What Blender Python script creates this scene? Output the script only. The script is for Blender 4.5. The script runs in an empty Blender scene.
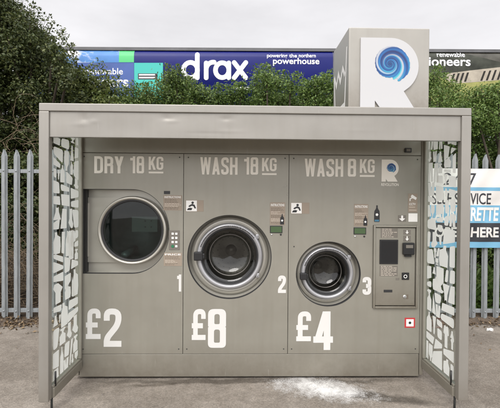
import bpy, bmesh, math, random
import numpy as np
from mathutils import Vector, Matrix
from mathutils.geometry import tessellate_polygon
PI = math.pi
random.seed(7)
RNG = np.random.default_rng(11)
S = bpy.context.scene
C = S.collection

# ------------------------------------------------------------------ camera
F = 390.0                      # focal length in photo pixels (photo is 500 x 408)
H = 1.442                      # eye height
CAM = Vector((0, 0, H))
ROT = (Matrix.Rotation(math.radians(-1.17), 3, 'Z') @
       Matrix.Rotation(math.radians(90 - 0.59), 3, 'X') @
       Matrix.Rotation(math.radians(0.40), 3, 'Z'))
cd = bpy.data.cameras.new('camera')
cam = bpy.data.objects.new('camera', cd)
C.objects.link(cam)
cam.location = CAM
cam.rotation_euler = ROT.to_euler()
cd.sensor_width = 36
cd.lens = F / 500 * 36
cd.clip_end = 2000
cd.clip_start = 0.05
S.camera = cam


def ray(px, py):
    return ROT @ Vector(((px - 250) / F, -(py - 204) / F, -1))


def at(px, py, D):
    """measured point of the photograph at depth D (plane y = D)"""
    d = ray(px, py)
    return CAM + d * (D / d.y)


WD = 3.125                     # depth of the front panels
FD = 2.60                      # depth of the canopy front


def W(px, py, D=WD):
    p = at(px, py, D)
    return (p.x, p.z)


# ------------------------------------------------------------------ materials
def new_mat(name):
    m = bpy.data.materials.new(name)
    m.use_nodes = True
    nt = m.node_tree
    return m, nt, nt.nodes['Principled BSDF']


def N(nt, t, **kw):
    n = nt.nodes.new(t)
    for k, v in kw.items():
        if k.startswith('i_'):
            n.inputs[k[2:].replace('_', ' ')].default_value = v
        else:
            setattr(n, k, v)
    return n


def mat(name, col, rough=0.5, metal=0.0, var=0.0, vscale=8.0, bump=0.0, bscale=200.0, spec=0.5, stretch=None, rvar=.1):
    m, nt, b = new_mat(name)
    b.inputs['Roughness'].default_value = rough
    b.inputs['Metallic'].default_value = metal
    b.inputs['Specular IOR Level'].default_value = spec
    b.inputs['Base Color'].default_value = (*col, 1)
    if var or bump:
        tc = N(nt, 'ShaderNodeTexCoord')
        src = tc.outputs['Object']
        if stretch:
            mp = N(nt, 'ShaderNodeMapping')
            mp.inputs['Scale'].default_value = stretch
            nt.links.new(src, mp.inputs['Vector'])
            src = mp.outputs['Vector']
    if var:
        n1 = N(nt, 'ShaderNodeTexNoise')
        n1.inputs['Scale'].default_value = vscale
        n1.inputs['Detail'].default_value = 6
        n1.inputs['Roughness'].default_value = 0.65
        nt.links.new(src, n1.inputs['Vector'])
        mx = N(nt, 'ShaderNodeMix', data_type='RGBA')
        mx.inputs['A'].default_value = (*[c * (1 - var) for c in col], 1)
        mx.inputs['B'].default_value = (*[min(1, c * (1 + var)) for c in col], 1)
        mr = N(nt, 'ShaderNodeMapRange')
        mr.inputs['From Min'].default_value = 0.3
        mr.inputs['From Max'].default_value = 0.7
        nt.links.new(n1.outputs['Fac'], mr.inputs['Value'])
        nt.links.new(mr.outputs['Result'], mx.inputs['Factor'])
        nt.links.new(mx.outputs['Result'], b.inputs['Base Color'])
        mr2 = N(nt, 'ShaderNodeMapRange')
        mr2.inputs['To Min'].default_value = max(0.02, rough - rvar)
        mr2.inputs['To Max'].default_value = min(1, rough + rvar)
        nt.links.new(n1.outputs['Fac'], mr2.inputs['Value'])
        nt.links.new(mr2.outputs['Result'], b.inputs['Roughness'])
    if bump:
        n2 = N(nt, 'ShaderNodeTexNoise')
        n2.inputs['Scale'].default_value = bscale
        n2.inputs['Detail'].default_value = 3
        nt.links.new(src, n2.inputs['Vector'])
        bp = N(nt, 'ShaderNodeBump')
        bp.inputs['Strength'].default_value = bump
        bp.inputs['Distance'].default_value = 0.01
        nt.links.new(n2.outputs['Fac'], bp.inputs['Height'])
        nt.links.new(bp.outputs['Normal'], b.inputs['Normal'])
    return m


def leaf_mat(name, a, b_, c, transl=0.25, rough=0.5):
    m, nt, b = new_mat(name)
    g = N(nt, 'ShaderNodeNewGeometry')
    r = N(nt, 'ShaderNodeValToRGB')
    e = r.color_ramp.elements
    e[0].color = (*a, 1)
    e[1].color = (*c, 1)
    e.new(0.55).color = (*b_, 1)
    nt.links.new(g.outputs['Random Per Island'], r.inputs['Fac'])
    nt.links.new(r.outputs['Color'], b.inputs['Base Color'])
    b.inputs['Roughness'].default_value = rough
    b.inputs['Specular IOR Level'].default_value = 0.35
    t = N(nt, 'ShaderNodeBsdfTranslucent')
    nt.links.new(r.outputs['Color'], t.inputs['Color'])
    mx = N(nt, 'ShaderNodeMixShader')
    mx.inputs['Fac'].default_value = transl
    nt.links.new(b.outputs['BSDF'], mx.inputs[1])
    nt.links.new(t.outputs['BSDF'], mx.inputs[2])
    nt.links.new(mx.outputs['Shader'], nt.nodes['Material Output'].inputs['Surface'])
    return m


def glass_mat(name, tint, ior=1.45, rough=0.02):
    m, nt, b = new_mat(name)
    nt.nodes.remove(b)
    lw = N(nt, 'ShaderNodeLayerWeight')
    pw_ = N(nt, 'ShaderNodeMath', operation='POWER')
    pw_.inputs[1].default_value = 5.2
    nt.links.new(lw.outputs['Facing'], pw_.inputs[0])
    fr = N(nt, 'ShaderNodeMath', operation='MULTIPLY_ADD')
    f0 = ((ior - 1) / (ior + 1)) ** 2
    fr.inputs[1].default_value = 1 - f0
    fr.inputs[2].default_value = f0
    nt.links.new(pw_.outputs[0], fr.inputs[0])
    tr = N(nt, 'ShaderNodeBsdfTransparent')
    tr.inputs['Color'].default_value = (*tint, 1)
    gl = N(nt, 'ShaderNodeBsdfGlossy')
    gl.inputs['Roughness'].default_value = rough
    mx = N(nt, 'ShaderNodeMixShader')
    nt.links.new(fr.outputs[0], mx.inputs['Fac'])
    nt.links.new(tr.outputs['BSDF'], mx.inputs[1])
    nt.links.new(gl.outputs['BSDF'], mx.inputs[2])
    nt.links.new(mx.outputs['Shader'], nt.nodes['Material Output'].inputs['Surface'])
    return m


def kiosk_paint(name, col, rough=0.36):
    """grey-beige powder coat with faint rain streaks and fingerprints"""
    m = mat(name, col, rough, 0.3, var=0.06, vscale=3.0, bump=0.05, bscale=500, spec=0.5)
    nt = m.node_tree
    b = nt.nodes['Principled BSDF']
    tc = N(nt, 'ShaderNodeTexCoord')
    mp = N(nt, 'ShaderNodeMapping')
    mp.inputs['Scale'].default_value = (14, 14, 0.7)
    nt.links.new(tc.outputs['Object'], mp.inputs['Vector'])
    no = N(nt, 'ShaderNodeTexNoise')
    no.inputs['Scale'].default_value = 1.6
    no.inputs['Detail'].default_value = 8
    nt.links.new(mp.outputs['Vector'], no.inputs['Vector'])
    mr = N(nt, 'ShaderNodeMapRange')
    mr.inputs['From Min'].default_value = 0.45
    mr.inputs['From Max'].default_value = 0.85
    mr.inputs['To Max'].default_value = 0.16
    nt.links.new(no.outputs['Fac'], mr.inputs['Value'])
    old = b.inputs['Base Color'].links[0].from_socket
    mx = N(nt, 'ShaderNodeMix', data_type='RGBA')
    mx.inputs['B'].default_value = (col[0] * 0.62, col[1] * 0.58, col[2] * 0.52, 1)
    nt.links.new(mr.outputs['Result'], mx.inputs['Factor'])
    nt.links.new(old, mx.inputs['A'])
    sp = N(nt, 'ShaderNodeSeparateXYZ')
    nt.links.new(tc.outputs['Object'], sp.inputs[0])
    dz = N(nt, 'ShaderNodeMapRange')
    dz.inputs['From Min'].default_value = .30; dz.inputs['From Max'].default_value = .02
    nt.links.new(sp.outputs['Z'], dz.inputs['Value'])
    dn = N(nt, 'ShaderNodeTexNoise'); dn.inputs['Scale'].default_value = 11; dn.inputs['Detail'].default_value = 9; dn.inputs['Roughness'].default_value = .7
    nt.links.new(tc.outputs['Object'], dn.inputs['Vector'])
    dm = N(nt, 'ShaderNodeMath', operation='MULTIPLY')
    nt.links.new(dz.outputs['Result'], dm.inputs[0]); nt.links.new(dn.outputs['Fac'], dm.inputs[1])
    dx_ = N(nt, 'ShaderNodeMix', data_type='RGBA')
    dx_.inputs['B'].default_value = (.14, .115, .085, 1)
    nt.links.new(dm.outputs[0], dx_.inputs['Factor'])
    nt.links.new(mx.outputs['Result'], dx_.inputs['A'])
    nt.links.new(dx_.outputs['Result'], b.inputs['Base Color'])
    # scuffs: small lighter scratches
    sc = N(nt, 'ShaderNodeMapping'); sc.inputs['Scale'].default_value = (60, 60, 5); sc.inputs['Rotation'].default_value = (0, .5, 0)
    nt.links.new(tc.outputs['Object'], sc.inputs['Vector'])
    sn = N(nt, 'ShaderNodeTexNoise'); sn.inputs['Scale'].default_value = 1.3; sn.inputs['Detail'].default_value = 3
    nt.links.new(sc.outputs['Vector'], sn.inputs['Vector'])
    sr = N(nt, 'ShaderNodeMapRange'); sr.inputs['From Min'].default_value = .70; sr.inputs['From Max'].default_value = .78; sr.inputs['To Max'].default_value = .35
    nt.links.new(sn.outputs['Fac'], sr.inputs['Value'])
    sx_ = N(nt, 'ShaderNodeMix', data_type='RGBA'); sx_.inputs['B'].default_value = (.42, .41, .37, 1)
    nt.links.new(sr.outputs['Result'], sx_.inputs['Factor']); nt.links.new(dx_.outputs['Result'], sx_.inputs['A'])
    nt.links.new(sx_.outputs['Result'], b.inputs['Base Color'])
    return m


M = {}
KP = (0.272, 0.259, 0.219)
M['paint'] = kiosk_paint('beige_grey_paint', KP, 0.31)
M['paint_canopy'] = kiosk_paint('canopy_paint', (0.262, 0.249, 0.224), 0.33)
M['plate'] = mat('machine_plate', (0.40, 0.385, 0.34), 0.30, 0.45, var=0.04, vscale=2.5, rvar=.03)
M['dark_gap'] = mat('dark_gap', (0.02, 0.02, 0.018), 0.8)
M['inside'] = mat('inside_dark', (0.05, 0.048, 0.043), 0.8)
M['white_sign'] = mat('sign_white', (0.46, 0.46, 0.465), 0.4)
M['cream'] = mat('cream_vinyl', (0.80, 0.765, 0.69), 0.5)
M['white'] = mat('white_vinyl', (0.60, 0.59, 0.565), 0.45)
def frosted():
    m, nt, b = new_mat('frosted_white_vinyl')
    b.inputs['Base Color'].default_value = (.90, .90, .87, 1)
    b.inputs['Roughness'].default_value = .5
    t = N(nt, 'ShaderNodeBsdfTranslucent'); t.inputs['Color'].default_value = (.92, .92, .89, 1)
    mx = N(nt, 'ShaderNodeMixShader'); mx.inputs['Fac'].default_value = .42
    nt.links.new(b.outputs['BSDF'], mx.inputs[1]); nt.links.new(t.outputs['BSDF'], mx.inputs[2])
    nt.links.new(mx.outputs['Shader'], nt.nodes['Material Output'].inputs['Surface'])
    return m


M['decal'] = frosted()
M['steel'] = mat('brushed_steel', (0.62, 0.62, 0.62), 0.34, 0.85, var=0.08, vscale=20)
M['ring'] = mat('silver_plastic', (0.37, 0.37, 0.38), 0.34, 0.5, var=0.06, vscale=12)
M['drum'] = mat('drum_steel', (0.15, 0.14, 0.13), 0.42, 0.7, var=0.15, vscale=14)
M['black'] = mat('black_plastic', (0.014, 0.014, 0.015), 0.36)
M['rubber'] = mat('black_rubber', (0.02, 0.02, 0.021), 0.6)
M['rim'] = mat('dryer_rim', (0.46, 0.44, 0.39), 0.27, 0.6)
M['tan'] = mat('tan_sticker', (0.27, 0.22, 0.17), 0.5)
M['tan_dark'] = mat('sticker_print', (0.13, 0.105, 0.08), 0.55)
M['tan_light'] = mat('sticker_light_print', (0.5, 0.44, 0.37), 0.55)
M['label_white'] = mat('label_white', (0.75, 0.74, 0.71), 0.5)
M['green_lcd'] = mat('green_display', (0.055, 0.10, 0.04), 0.25)
M['green_btn'] = mat('green_button', (0.02, 0.16, 0.07), 0.4)
M['red'] = mat('red_border', (0.45, 0.03, 0.035), 0.45)
M['screen'] = mat('black_screen', (0.012, 0.013, 0.015), 0.12)
M['grey_label'] = mat('grey_label', (0.15, 0.135, 0.115), 0.5)
M['blue_ink'] = mat('blue_ink', (0.04, 0.15, 0.24), 0.5)
M['glass'] = glass_mat('clear_glass', (0.90, 0.93, 0.915))
M['porthole'] = glass_mat('porthole_glass', (0.60, 0.61, 0.58), 1.6, 0.03)
M['dryer_glass'] = glass_mat('smoked_glass', (0.50, 0.57, 0.55), 1.5, 0.02)
M['dryer_in'] = mat('dryer_interior', (0.085, 0.115, 0.11), 0.4, 0.4, var=0.2, vscale=6)
M['dryer_plate'] = mat('dryer_lint_plate', (0.062, 0.082, 0.074), 0.5, 0.4)
M['galv'] = mat('galvanised_steel', (0.235, 0.25, 0.255), 0.55, 0.3, var=0.22, vscale=9, stretch=(6, 6, 1))
M['bark'] = mat('bark', (0.055, 0.043, 0.03), 0.9, var=0.3, vscale=12, bump=0.4, bscale=40)
M['twig'] = mat('dry_twig', (0.17, 0.125, 0.08), 0.85, var=0.45, vscale=3)
M['sign_grey'] = kiosk_paint('sign_box_paint', (0.315, 0.302, 0.272), 0.38)

# ------------------------------------------------------------------ mesh building
class MB:
    def __init__(s):
        s.v, s.f, s.m, s.sm = [], [], [], []

    def add(s, vs, fs, mi=0, smooth=False):
        o = len(s.v)
        s.v += [tuple(v) for v in vs]
        for f in fs:
            s.f.append([i + o for i in f])
            s.m.append(mi)
            s.sm.append(smooth)
        return s

    def box(s, x0, x1, y0, y1, z0, z1, mi=0):
        vs = [(x, y, z) for x in (x0, x1) for y in (y0, y1) for z in (z0, z1)]
        return s.add(vs, [(0, 1, 3, 2), (4, 6, 7, 5), (0, 4, 5, 1), (2, 3, 7, 6), (0, 2, 6, 4), (1, 5, 7, 3)], mi)

    def bbox(s, x0, x1, y0, y1, z0, z1, r=0.004, mi=0, seg=2):
        bm = bmesh.new()
        bmesh.ops.create_cube(bm, size=1)
        for v in bm.verts:
            v.co = Vector(((x0 + x1) / 2 + v.co.x * (x1 - x0), (y0 + y1) / 2 + v.co.y * (y1 - y0), (z0 + z1) / 2 + v.co.z * (z1 - z0)))
        bmesh.ops.bevel(bm, geom=bm.edges[:], offset=r, segments=seg, affect='EDGES', profile=0.5)
        bm.verts.index_update()
        s.add([v.co[:] for v in bm.verts], [[v.index for v in f.verts] for f in bm.faces], mi)
        bm.free()
        return s

    def plate(s, outer, holes=(), y0=0.0, y1=0.01, mi=0, back=False, walls=True):
        """flat plate in the x-z plane, front at y0"""
        loops = [list(outer)] + [list(h) for h in holes]
        pts = [p for l in loops for p in l]
        tris = tessellate_polygon([[Vector((p[0], p[1], 0)) for p in l] for l in loops])
        fs = []
        for t in tris:
            a, b, c = (pts[i] for i in t)
            ar = (b[0] - a[0]) * (c[1] - a[1]) - (c[0] - a[0]) * (b[1] - a[1])
            if abs(ar) < 1e-12:
                continue
            fs.append(t if ar > 0 else (t[0], t[2], t[1]))
        n = len(pts)
        s.add([(p[0], y0, p[1]) for p in pts], fs, mi)
        if walls:
            o = 0
            for l in loops:
                k = len(l)
                vs = [(p[0], y0, p[1]) for p in l] + [(p[0], y1, p[1]) for p in l]
                s.add(vs, [(i, (i + 1) % k, k + (i + 1) % k, k + i) for i in range(k)], mi)
        if back:
            s.add([(p[0], y1, p[1]) for p in pts], [(t[0], t[2], t[1]) for t in fs], mi)
        return s

    def rect(s, x0, x1, z0, z1, y, mi=0):
        return s.add([(x0, y, z0), (x1, y, z0), (x1, y, z1), (x0, y, z1)], [(0, 1, 2, 3)], mi)

    def revolve(s, cx, cz, prof, n=72, mi=0, smooth=True, a0=0.0, a1=2 * PI):
        full = abs(a1 - a0 - 2 * PI) < 1e-6
        k = n if full else n + 1
        vs = []
        for r, y in prof:
            for i in range(k):
                a = a0 + (a1 - a0) * i / n
                vs.append((cx + r * math.cos(a), y, cz + r * math.sin(a)))
        fs = []
        for j in range(len(prof) - 1):
            for i in range(n):
                i2 = (i + 1) % k
                fs.append((j * k + i, j * k + i2, (j + 1) * k + i2, (j + 1) * k + i))
        return s.add(vs, fs, mi, smooth)

    def tube(s, path, r0, r1=None, n=6, mi=0):
        r1 = r0 if r1 is None else r1
        P = [Vector(p) for p in path]
        vs, fs = [], []
        for i, p in enumerate(P):
            d = (P[min(i + 1, len(P) - 1)] - P[max(i - 1, 0)])
            if d.length < 1e-9:
                d = Vector((0, 0, 1))
            d.normalize()
            u = d.cross(Vector((0.31, 0.9, 0.22)))
            if u.length < 1e-3:
                u = d.cross(Vector((1, 0, 0)))
            u.normalize()
            w = d.cross(u)
            r = r0 + (r1 - r0) * i / max(1, len(P) - 1)
            for k in range(n):
                a = 2 * PI * k / n
                vs.append(p + u * (r * math.cos(a)) + w * (r * math.sin(a)))
        for i in range(len(P) - 1):
            for k in range(n):
                k2 = (k + 1) % n
                fs.append((i * n + k, i * n + k2, (i + 1) * n + k2, (i + 1) * n + k))
        fs.append(list(range(n))[::-1])
        fs.append([(len(P) - 1) * n + k for k in range(n)])
        return s.add(vs, fs, mi, True)

    def build(s, name, mats, parent=None, local=False):
        me = bpy.data.meshes.new(name)
        off = Vector((0, 0, 0))
        if parent is not None and not local:
            p = parent
            while p:
                off += p.location
                p = p.parent
        me.from_pydata([Vector(v) - off for v in s.v], [], s.f)
        if not isinstance(mats, (list, tuple)):
            mats = [mats]
        for m in mats:
            me.materials.append(M[m] if isinstance(m, str) else m)
        me.polygons.foreach_set('material_index', s.m)
        me.polygons.foreach_set('use_smooth', s.sm)
        me.update()
        o = bpy.data.objects.new(name, me)
        C.objects.link(o)
        if parent is not None:
            o.parent = parent
        return o


def tag(o, label=None, cat=None, group=None, kind=None):
    if label: o['label'] = label
    if cat: o['category'] = cat
    if group: o['group'] = group
    if kind: o['kind'] = kind
    return o


def empty(name, loc, label, cat, group=None, rz=0):
    o = bpy.data.objects.new(name, None)
    C.objects.link(o)
    o.location = loc
    o.rotation_euler = (0, 0, rz)
    o.empty_display_size = 0.2
    return tag(o, label, cat, group)


def circ(cx, cz, r, n=64, rz=None, a0=0, a1=2 * PI, end=False):
    rz = r if rz is None else rz
    k = n + 1 if end else n
    return [(cx + r * math.cos(a0 + (a1 - a0) * i / n), cz + rz * math.sin(a0 + (a1 - a0) * i / n)) for i in range(k)]


# ------------------------------------------------------------------ lettering
def fillet(path, rad, seg=5):
    out = [path[0]]
    for i in range(1, len(path) - 1):
        a, b, c = Vector(path[i - 1]), Vector(path[i]), Vector(path[i + 1])
        u, v = (a - b), (c - b)
        r = min(rad, u.length * 0.5, v.length * 0.5)
        p, q = b + u.normalized() * r, b + v.normalized() * r
        for k in range(seg + 1):
            t = k / seg
            out.append(tuple((1 - t) ** 2 * p + 2 * t * (1 - t) * b + t * t * q))
    out.append(path[-1])
    return out


def stroke_quads(path, t):
    """outline quads of a constant-width stroke"""
    P = []
    for p in path:
        if not P or (Vector(p) - P[-1]).length > 1e-5:
            P.append(Vector(p))
    L, R = [], []
    for i, p in enumerate(P):
        d0 = (P[i] - P[i - 1]).normalized() if i else None
        d1 = (P[i + 1] - P[i]).normalized() if i < len(P) - 1 else None
        if d0 is None: d0 = d1
        if d1 is None: d1 = d0
        d = (d0 + d1)
        d = d.normalized() if d.length > 1e-6 else d0
        n = Vector((-d.y, d.x))
        k = 1 / max(0.5, n.dot(Vector((-d1.y, d1.x))))
        L.append(p + n * (t / 2 * k))
        R.append(p - n * (t / 2 * k))
    vs = L + R
    n = len(P)
    return vs, [(i, i + 1, n + i + 1, n + i) for i in range(n - 1)]


def glyph(ch, w=0.42, t=0.16, rad=0.17):
    """bold condensed capital: list of ('s', path) strokes and ('q', quad) slants; cap height 1"""
    h = t / 2
    l, r, b, T, m, c = h, w - h, h, 1 - h, 0.5, w / 2
    R_ = lambda p: ('s', fillet(p, rad))
    q = lambda x0, y0, x1, y1, k=1.08: ('q', [(x0 - h * k, y0), (x0 + h * k, y0), (x1 + h * k, y1), (x1 - h * k, y1)])
    if ch == 'D': return [('s', [(l, 0), (l, 1)]), R_([(l, T), (r, T), (r, b), (l, b)])], w
    if ch == 'R': return [('s', [(l, 0), (l, 1)]), R_([(l, T), (r, T), (r, m), (l, m)]), R_([(c, m), (r, m), (r, 0)])], w
    if ch == 'Y': return [q(h, 1, c, 0.42), q(w - h, 1, c, 0.42), ('s', [(c, 0), (c, 0.46)])], w
    if ch == '1': return [('s', [(w * 0.62, 0), (w * 0.62, 1)]), ('s', [(w * 0.12, 0.83), (w * 0.6, 0.83)])], w * 0.82
    if ch == '8':
        rr = lambda x0, x1, z0, z1, q: fillet([((x0 + x1) / 2, z0), (x1, z0), (x1, z1), (x0, z1), (x0, z0), ((x0 + x1) / 2, z0)], q, 6)[:-1]
        o_ = fillet([(c, 0), (w, 0), (w, .53), (w * .93, .54), (w, .55), (w, 1), (0, 1), (0, .55), (w * .07, .54), (0, .53), (0, 0), (c, 0)], .15, 6)[:-1]
        dd = lambda L: [p for i, p in enumerate(L) if (Vector(p) - Vector(L[i - 1])).length > 1e-5]
        return [('p', dd(o_), dd(rr(t, w - t, t * .85, .47, .06)), dd(rr(t * 1.05, w - t * 1.05, .61, 1 - t * .85, .06)))], w
    if ch == 'K': return [('s', [(l, 0), (l, 1)]), q(l + h * 0.6, 0.36, w - h * 0.9, 1), q(w - h * 0.8, 0, c * 0.95, 0.62)], w
    if ch == 'G': return [R_([(r, 0.68), (r, T), (l, T), (l, b), (r, b), (r, 0.5)]), ('s', [(c, 0.48), (w, 0.48)])], w
    if ch == 'W':
        w *= 1.42; h2 = h * 0.92
        return [q(h, 1, w * .29, 0, .92), q(w * .5, 1, w * .29, 0, .8), q(w * .5, 1, w * .71, 0, .8), q(w - h, 1, w * .71, 0, .92)], w
    if ch == 'A': return [q(h, 0, c, 1, 1.0), q(w - h, 0, c, 1, 1.0), ('s', [(h, 0.26), (w - h, 0.26)])], w * 1.02
    if ch == 'S': return [R_([(r, 0.70), (r, T), (l, T), (l, m + 0.06), (r, m - 0.06), (r, b), (l, b), (l, 0.30)])], w
    if ch == 'H': return [('s', [(l, 0), (l, 1)]), ('s', [(r, 0), (r, 1)]), ('s', [(l, m), (r, m)])], w
    if ch == '2': return [R_([(l, 0.68), (l, T), (r, T), (r, 0.60), (l, 0.22), (l, 0.02)]), ('s', [(0, b), (w, b)])], w
    if ch == '3': return [R_([(l, 0.70), (l, T), (r, T), (r, m + 0.02), (c * 0.8, m + .02)]), R_([(c * 0.8, m - .02), (r, m - .02), (r, b), (l, b), (l, 0.30)])], w
    if ch == '4': return [('s', [(w * 0.74, 0), (w * 0.74, 1)]), q(w * 0.06 + h, 0.27, w * 0.68, 1, 1.0), ('s', [(0, 0.27), (w * 1.06, 0.27)])], w * 1.06
    if ch == '£': return [R_([(r, 0.68), (r, T), (l + .05, T), (l + .05, 0.0)]), ('s', [(0, 0.46), (w * 0.8, 0.46)]), ('s', [(0, b), (w, b)])], w
    return [], w * 0.5


def glyphs(mb, text, x0, x1, z0, z1, y, t=0.16, gap=0.075, mi=0, w=0.42):
    """set condensed lettering into the given box on the plane y (facing -y)"""
    items, X = [], 0
    for ch in text:
        g, gw = glyph(ch, w, t)
        items.append((g, X)); X += gw + gap
    X -= gap
    sx, sz = (x1 - x0) / X, (z1 - z0)
    k = 0
    for g, ox in items:
        for kind, p, *hol in g:
            if kind == 'p':
                loops = [[Vector((q[0], q[1], 0)) for q in l] for l in (p, *hol)]
                vs, fs = [Vector(q) for l in loops for q in l], tessellate_polygon(loops)
                fs = [f for f in fs if len(set(f)) == 3]
            elif kind == 's':
                vs, fs = stroke_quads(p, t)
            else:
                vs, fs = [Vector(a) for a in p], [(0, 1, 2, 3)]
            yy = y - 0.00012 * (k % 5)
            mb.add([(x0 + (v.x + ox) * sx, yy, z0 + v.y * sz) for v in vs], fs, mi)
            k += 1
    return mb


DEPS = None


def text_geo(body, bold=0.0, shear=0.0, spacing=1.0):
    cu = bpy.data.curves.new('lettering', 'FONT')
    cu.body = body
    cu.size = 1
    cu.offset = bold
    cu.shear = shear
    cu.space_character = spacing
    cu.resolution_u = 4
    o = bpy.data.objects.new('lettering', cu)
    C.objects.link(o)
    bpy.context.view_layer.update()
    me = bpy.data.meshes.new_from_object(o.evaluated_get(bpy.context.evaluated_depsgraph_get()))
    vs = [(v.co.x, v.co.y) for v in me.vertices]
    fs = [list(p.vertices) for p in me.polygons]
    bpy.data.objects.remove(o)
    bpy.data.curves.remove(cu)
    bpy.data.meshes.remove(me)
    return vs, fs


def text(mb, body, x0, x1, z0, z1, y, mi=0, bold=0.0, shear=0.0, spacing=1.0, fn=None):
    vs, fs = text_geo(body, bold, shear, spacing)
    xs = [v[0] for v in vs]; ys = [v[1] for v in vs]
    a, b, c, d = min(xs), max(xs), min(ys), max(ys)
    yf = y if callable(y) else (lambda X: y)
    out = []
    for v in vs:
        X = x0 + (v[0] - a) / (b - a) * (x1 - x0)
        Z = z0 + (v[1] - c) / (d - c) * (z1 - z0)
        out.append((X, yf(X), Z))
    mb.add(out, fs, mi)
    return mb


def pxbox(x0, y0, x1, y1, D=WD):
    """photo box (left, top, right, bottom) -> x0, x1, z0, z1 on the plane y = D"""
    a, b = W(x0, (y0 + y1) / 2, D)[0], W(x1, (y0 + y1) / 2, D)[0]
    zt, zb = W((x0 + x1) / 2, y0, D)[1], W((x0 + x1) / 2, y1, D)[1]
    return a, b, zb, zt


# ================================================================== KIOSK
KX0, KX1 = W(38.5, 250, FD)[0], W(470, 250, FD)[0]          # outer faces of the posts
KTOP = W(250, 105.3, FD)[1]
PW = 0.066
BACK = 4.08
kiosk = empty('laundry_kiosk', ((KX0 + KX1) / 2, WD, 0),
              'beige grey metal self-service laundry kiosk with patterned glass side wings standing on tarmac', 'laundry kiosk')
PX = [W(79.3, 260)[0], W(183.2, 260)[0], W(288.3, 260)[0], W(420.3, 260)[0]]
ZT = W(250, 154.2)[1]
ZB = W(250, 354.0)[1]
ZF = 0.006
g = 0.0022

# machine positions
DRY = W(131.3, 230.8); DRY_R = 34.7 * WD / F
WA = W(229.5, 257.1); WA_R = 42.2 * WD / F
WB = W(328.4, 274.1); WB_R = 32.8 * WD / F

# dryer opening outline
dx0 = W(82.8, 230)[0]
dzt, dzb = W(110, 189.0)[1], W(110, 273.8)[1]
dcx = DRY[0] + 0.005
dcz = (dzt + dzb) / 2
opening = [(dx0, dzb)] + circ(dcx, dcz, 37.2 * WD / F, 40, rz=(dzt - dzb) / 2, a0=-PI / 2, a1=PI / 2, end=True) + [(dx0, dzt)]
# payment terminal cut-out
tx0, tx1, tz0, tz1 = pxbox(372.6, 225.2, 417.2, 308.0)

panels = []
holes = [[opening], [circ(*WA, WA_R, 96)], [circ(*WB, WB_R, 96), [(tx0, tz0), (tx1, tz0), (tx1, tz1), (tx0, tz1)]]]
for i in range(3):
    a, b = PX[i] + g, PX[i + 1] - g
    mb = MB()
    mb.plate([(a, ZB + g), (b, ZB + g), (b, ZT - g), (a, ZT - g)], holes[i], WD, WD + 0.03)
    # countersunk screws in the corners
    for sx, sz in ((a + 0.035, ZT - 0.03), (b - 0.03, ZT - 0.03), (a + 0.03, ZB + 0.04), (b - 0.03, ZB + 0.04)):
        mb.plate(circ(sx, sz, 0.0055, 14), [], WD - 0.0015, WD, 1)
    panels.append(mb.build('front_panel', ['paint', 'inside'], kiosk))
panels[0]['label'] = 'dryer front panel lettered DRY 18 KG with a rectangular opening'
panels[1]['label'] = 'middle front panel lettered WASH 18 KG'
panels[2]['label'] = 'right front panel lettered WASH 8 KG holding the payment terminal'

# kick plates below the panels
for a, b in ((PX[0], PX[3]),):
    MB().bbox(a + g, b - g, WD + 0.003, WD + 0.04, ZF + 0.012, ZB - g, 0.003).build('kick_plate', 'paint', kiosk)
# header strip above the panels
hs = MB().bbox(PX[0] - 0.0, PX[3] + 0.0, WD + 0.002, WD + 0.05, ZT + g, KTOP - 0.06, 0.003).build('header_strip', 'paint', kiosk)
x0, x1, z0, z1 = pxbox(404.5, 148.2, 411, 152.6)
MB().bbox(x0, x1, WD - 0.014, WD + 0.001, z0, z1, 0.002).bbox(x0 + .01, x1 - .01, WD - 0.0165, WD - 0.0142, z0 + .008, z1 - .008, 0.001, 1).build('sensor', ['black', 'grey_label'], hs)
# corner columns beside the panels
for a, b in ((PX[0] - 0.034, PX[0] - 0.001), (PX[3] + 0.001, PX[3] + 0.030)):
    MB().bbox(a, b, WD - 0.004, WD + 0.06, 0.03, KTOP - 0.06, 0.004).build('corner_column', 'paint', kiosk)
# housing behind (hollow: sides, back, roof, dark liner)
mb = MB()
mb.box(PX[0] - 0.034, PX[0] - 0.004, WD + 0.0625, BACK, 0.03, KTOP - 0.065)
mb.box(PX[3] + 0.004, PX[3] + 0.030, WD + 0.0625, BACK, 0.03, KTOP - 0.065)
mb.box(PX[0] - 0.032, PX[3] + 0.028, BACK + 0.001, BACK + 0.03, 0.03, KTOP - 0.065)
mb.box(PX[0] - 0.002, PX[3] + 0.002, WD + 0.55, WD + 0.57, 0.05, KTOP - 0.07, 1)
mb.build('housing', ['paint', 'inside'], kiosk)
MB().box(PX[0] + 0.02, PX[3] - 0.02, WD + 0.08, BACK - 0.02, 0.0, 0.029).build('base', 'inside', kiosk)

# canopy roof
ZFB = W(250, 137.5, FD)[1]          # lower edge of the fascia
ZFI = W(250, 113.2, FD)[1]          # lower edge of the top band
mb = MB()
mb.bbox(KX0, KX1, FD + 0.03, BACK + 0.06, KTOP - 0.058, KTOP - 0.002, 0.006)
mb.build('canopy_roof', 'paint_canopy', kiosk)
fr = MB()
fr.bbox(KX0, KX1, FD, FD + 0.0285, ZFI, KTOP, 0.005)          # top band
fr.build('fascia_band', 'paint_canopy', kiosk)
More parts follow.
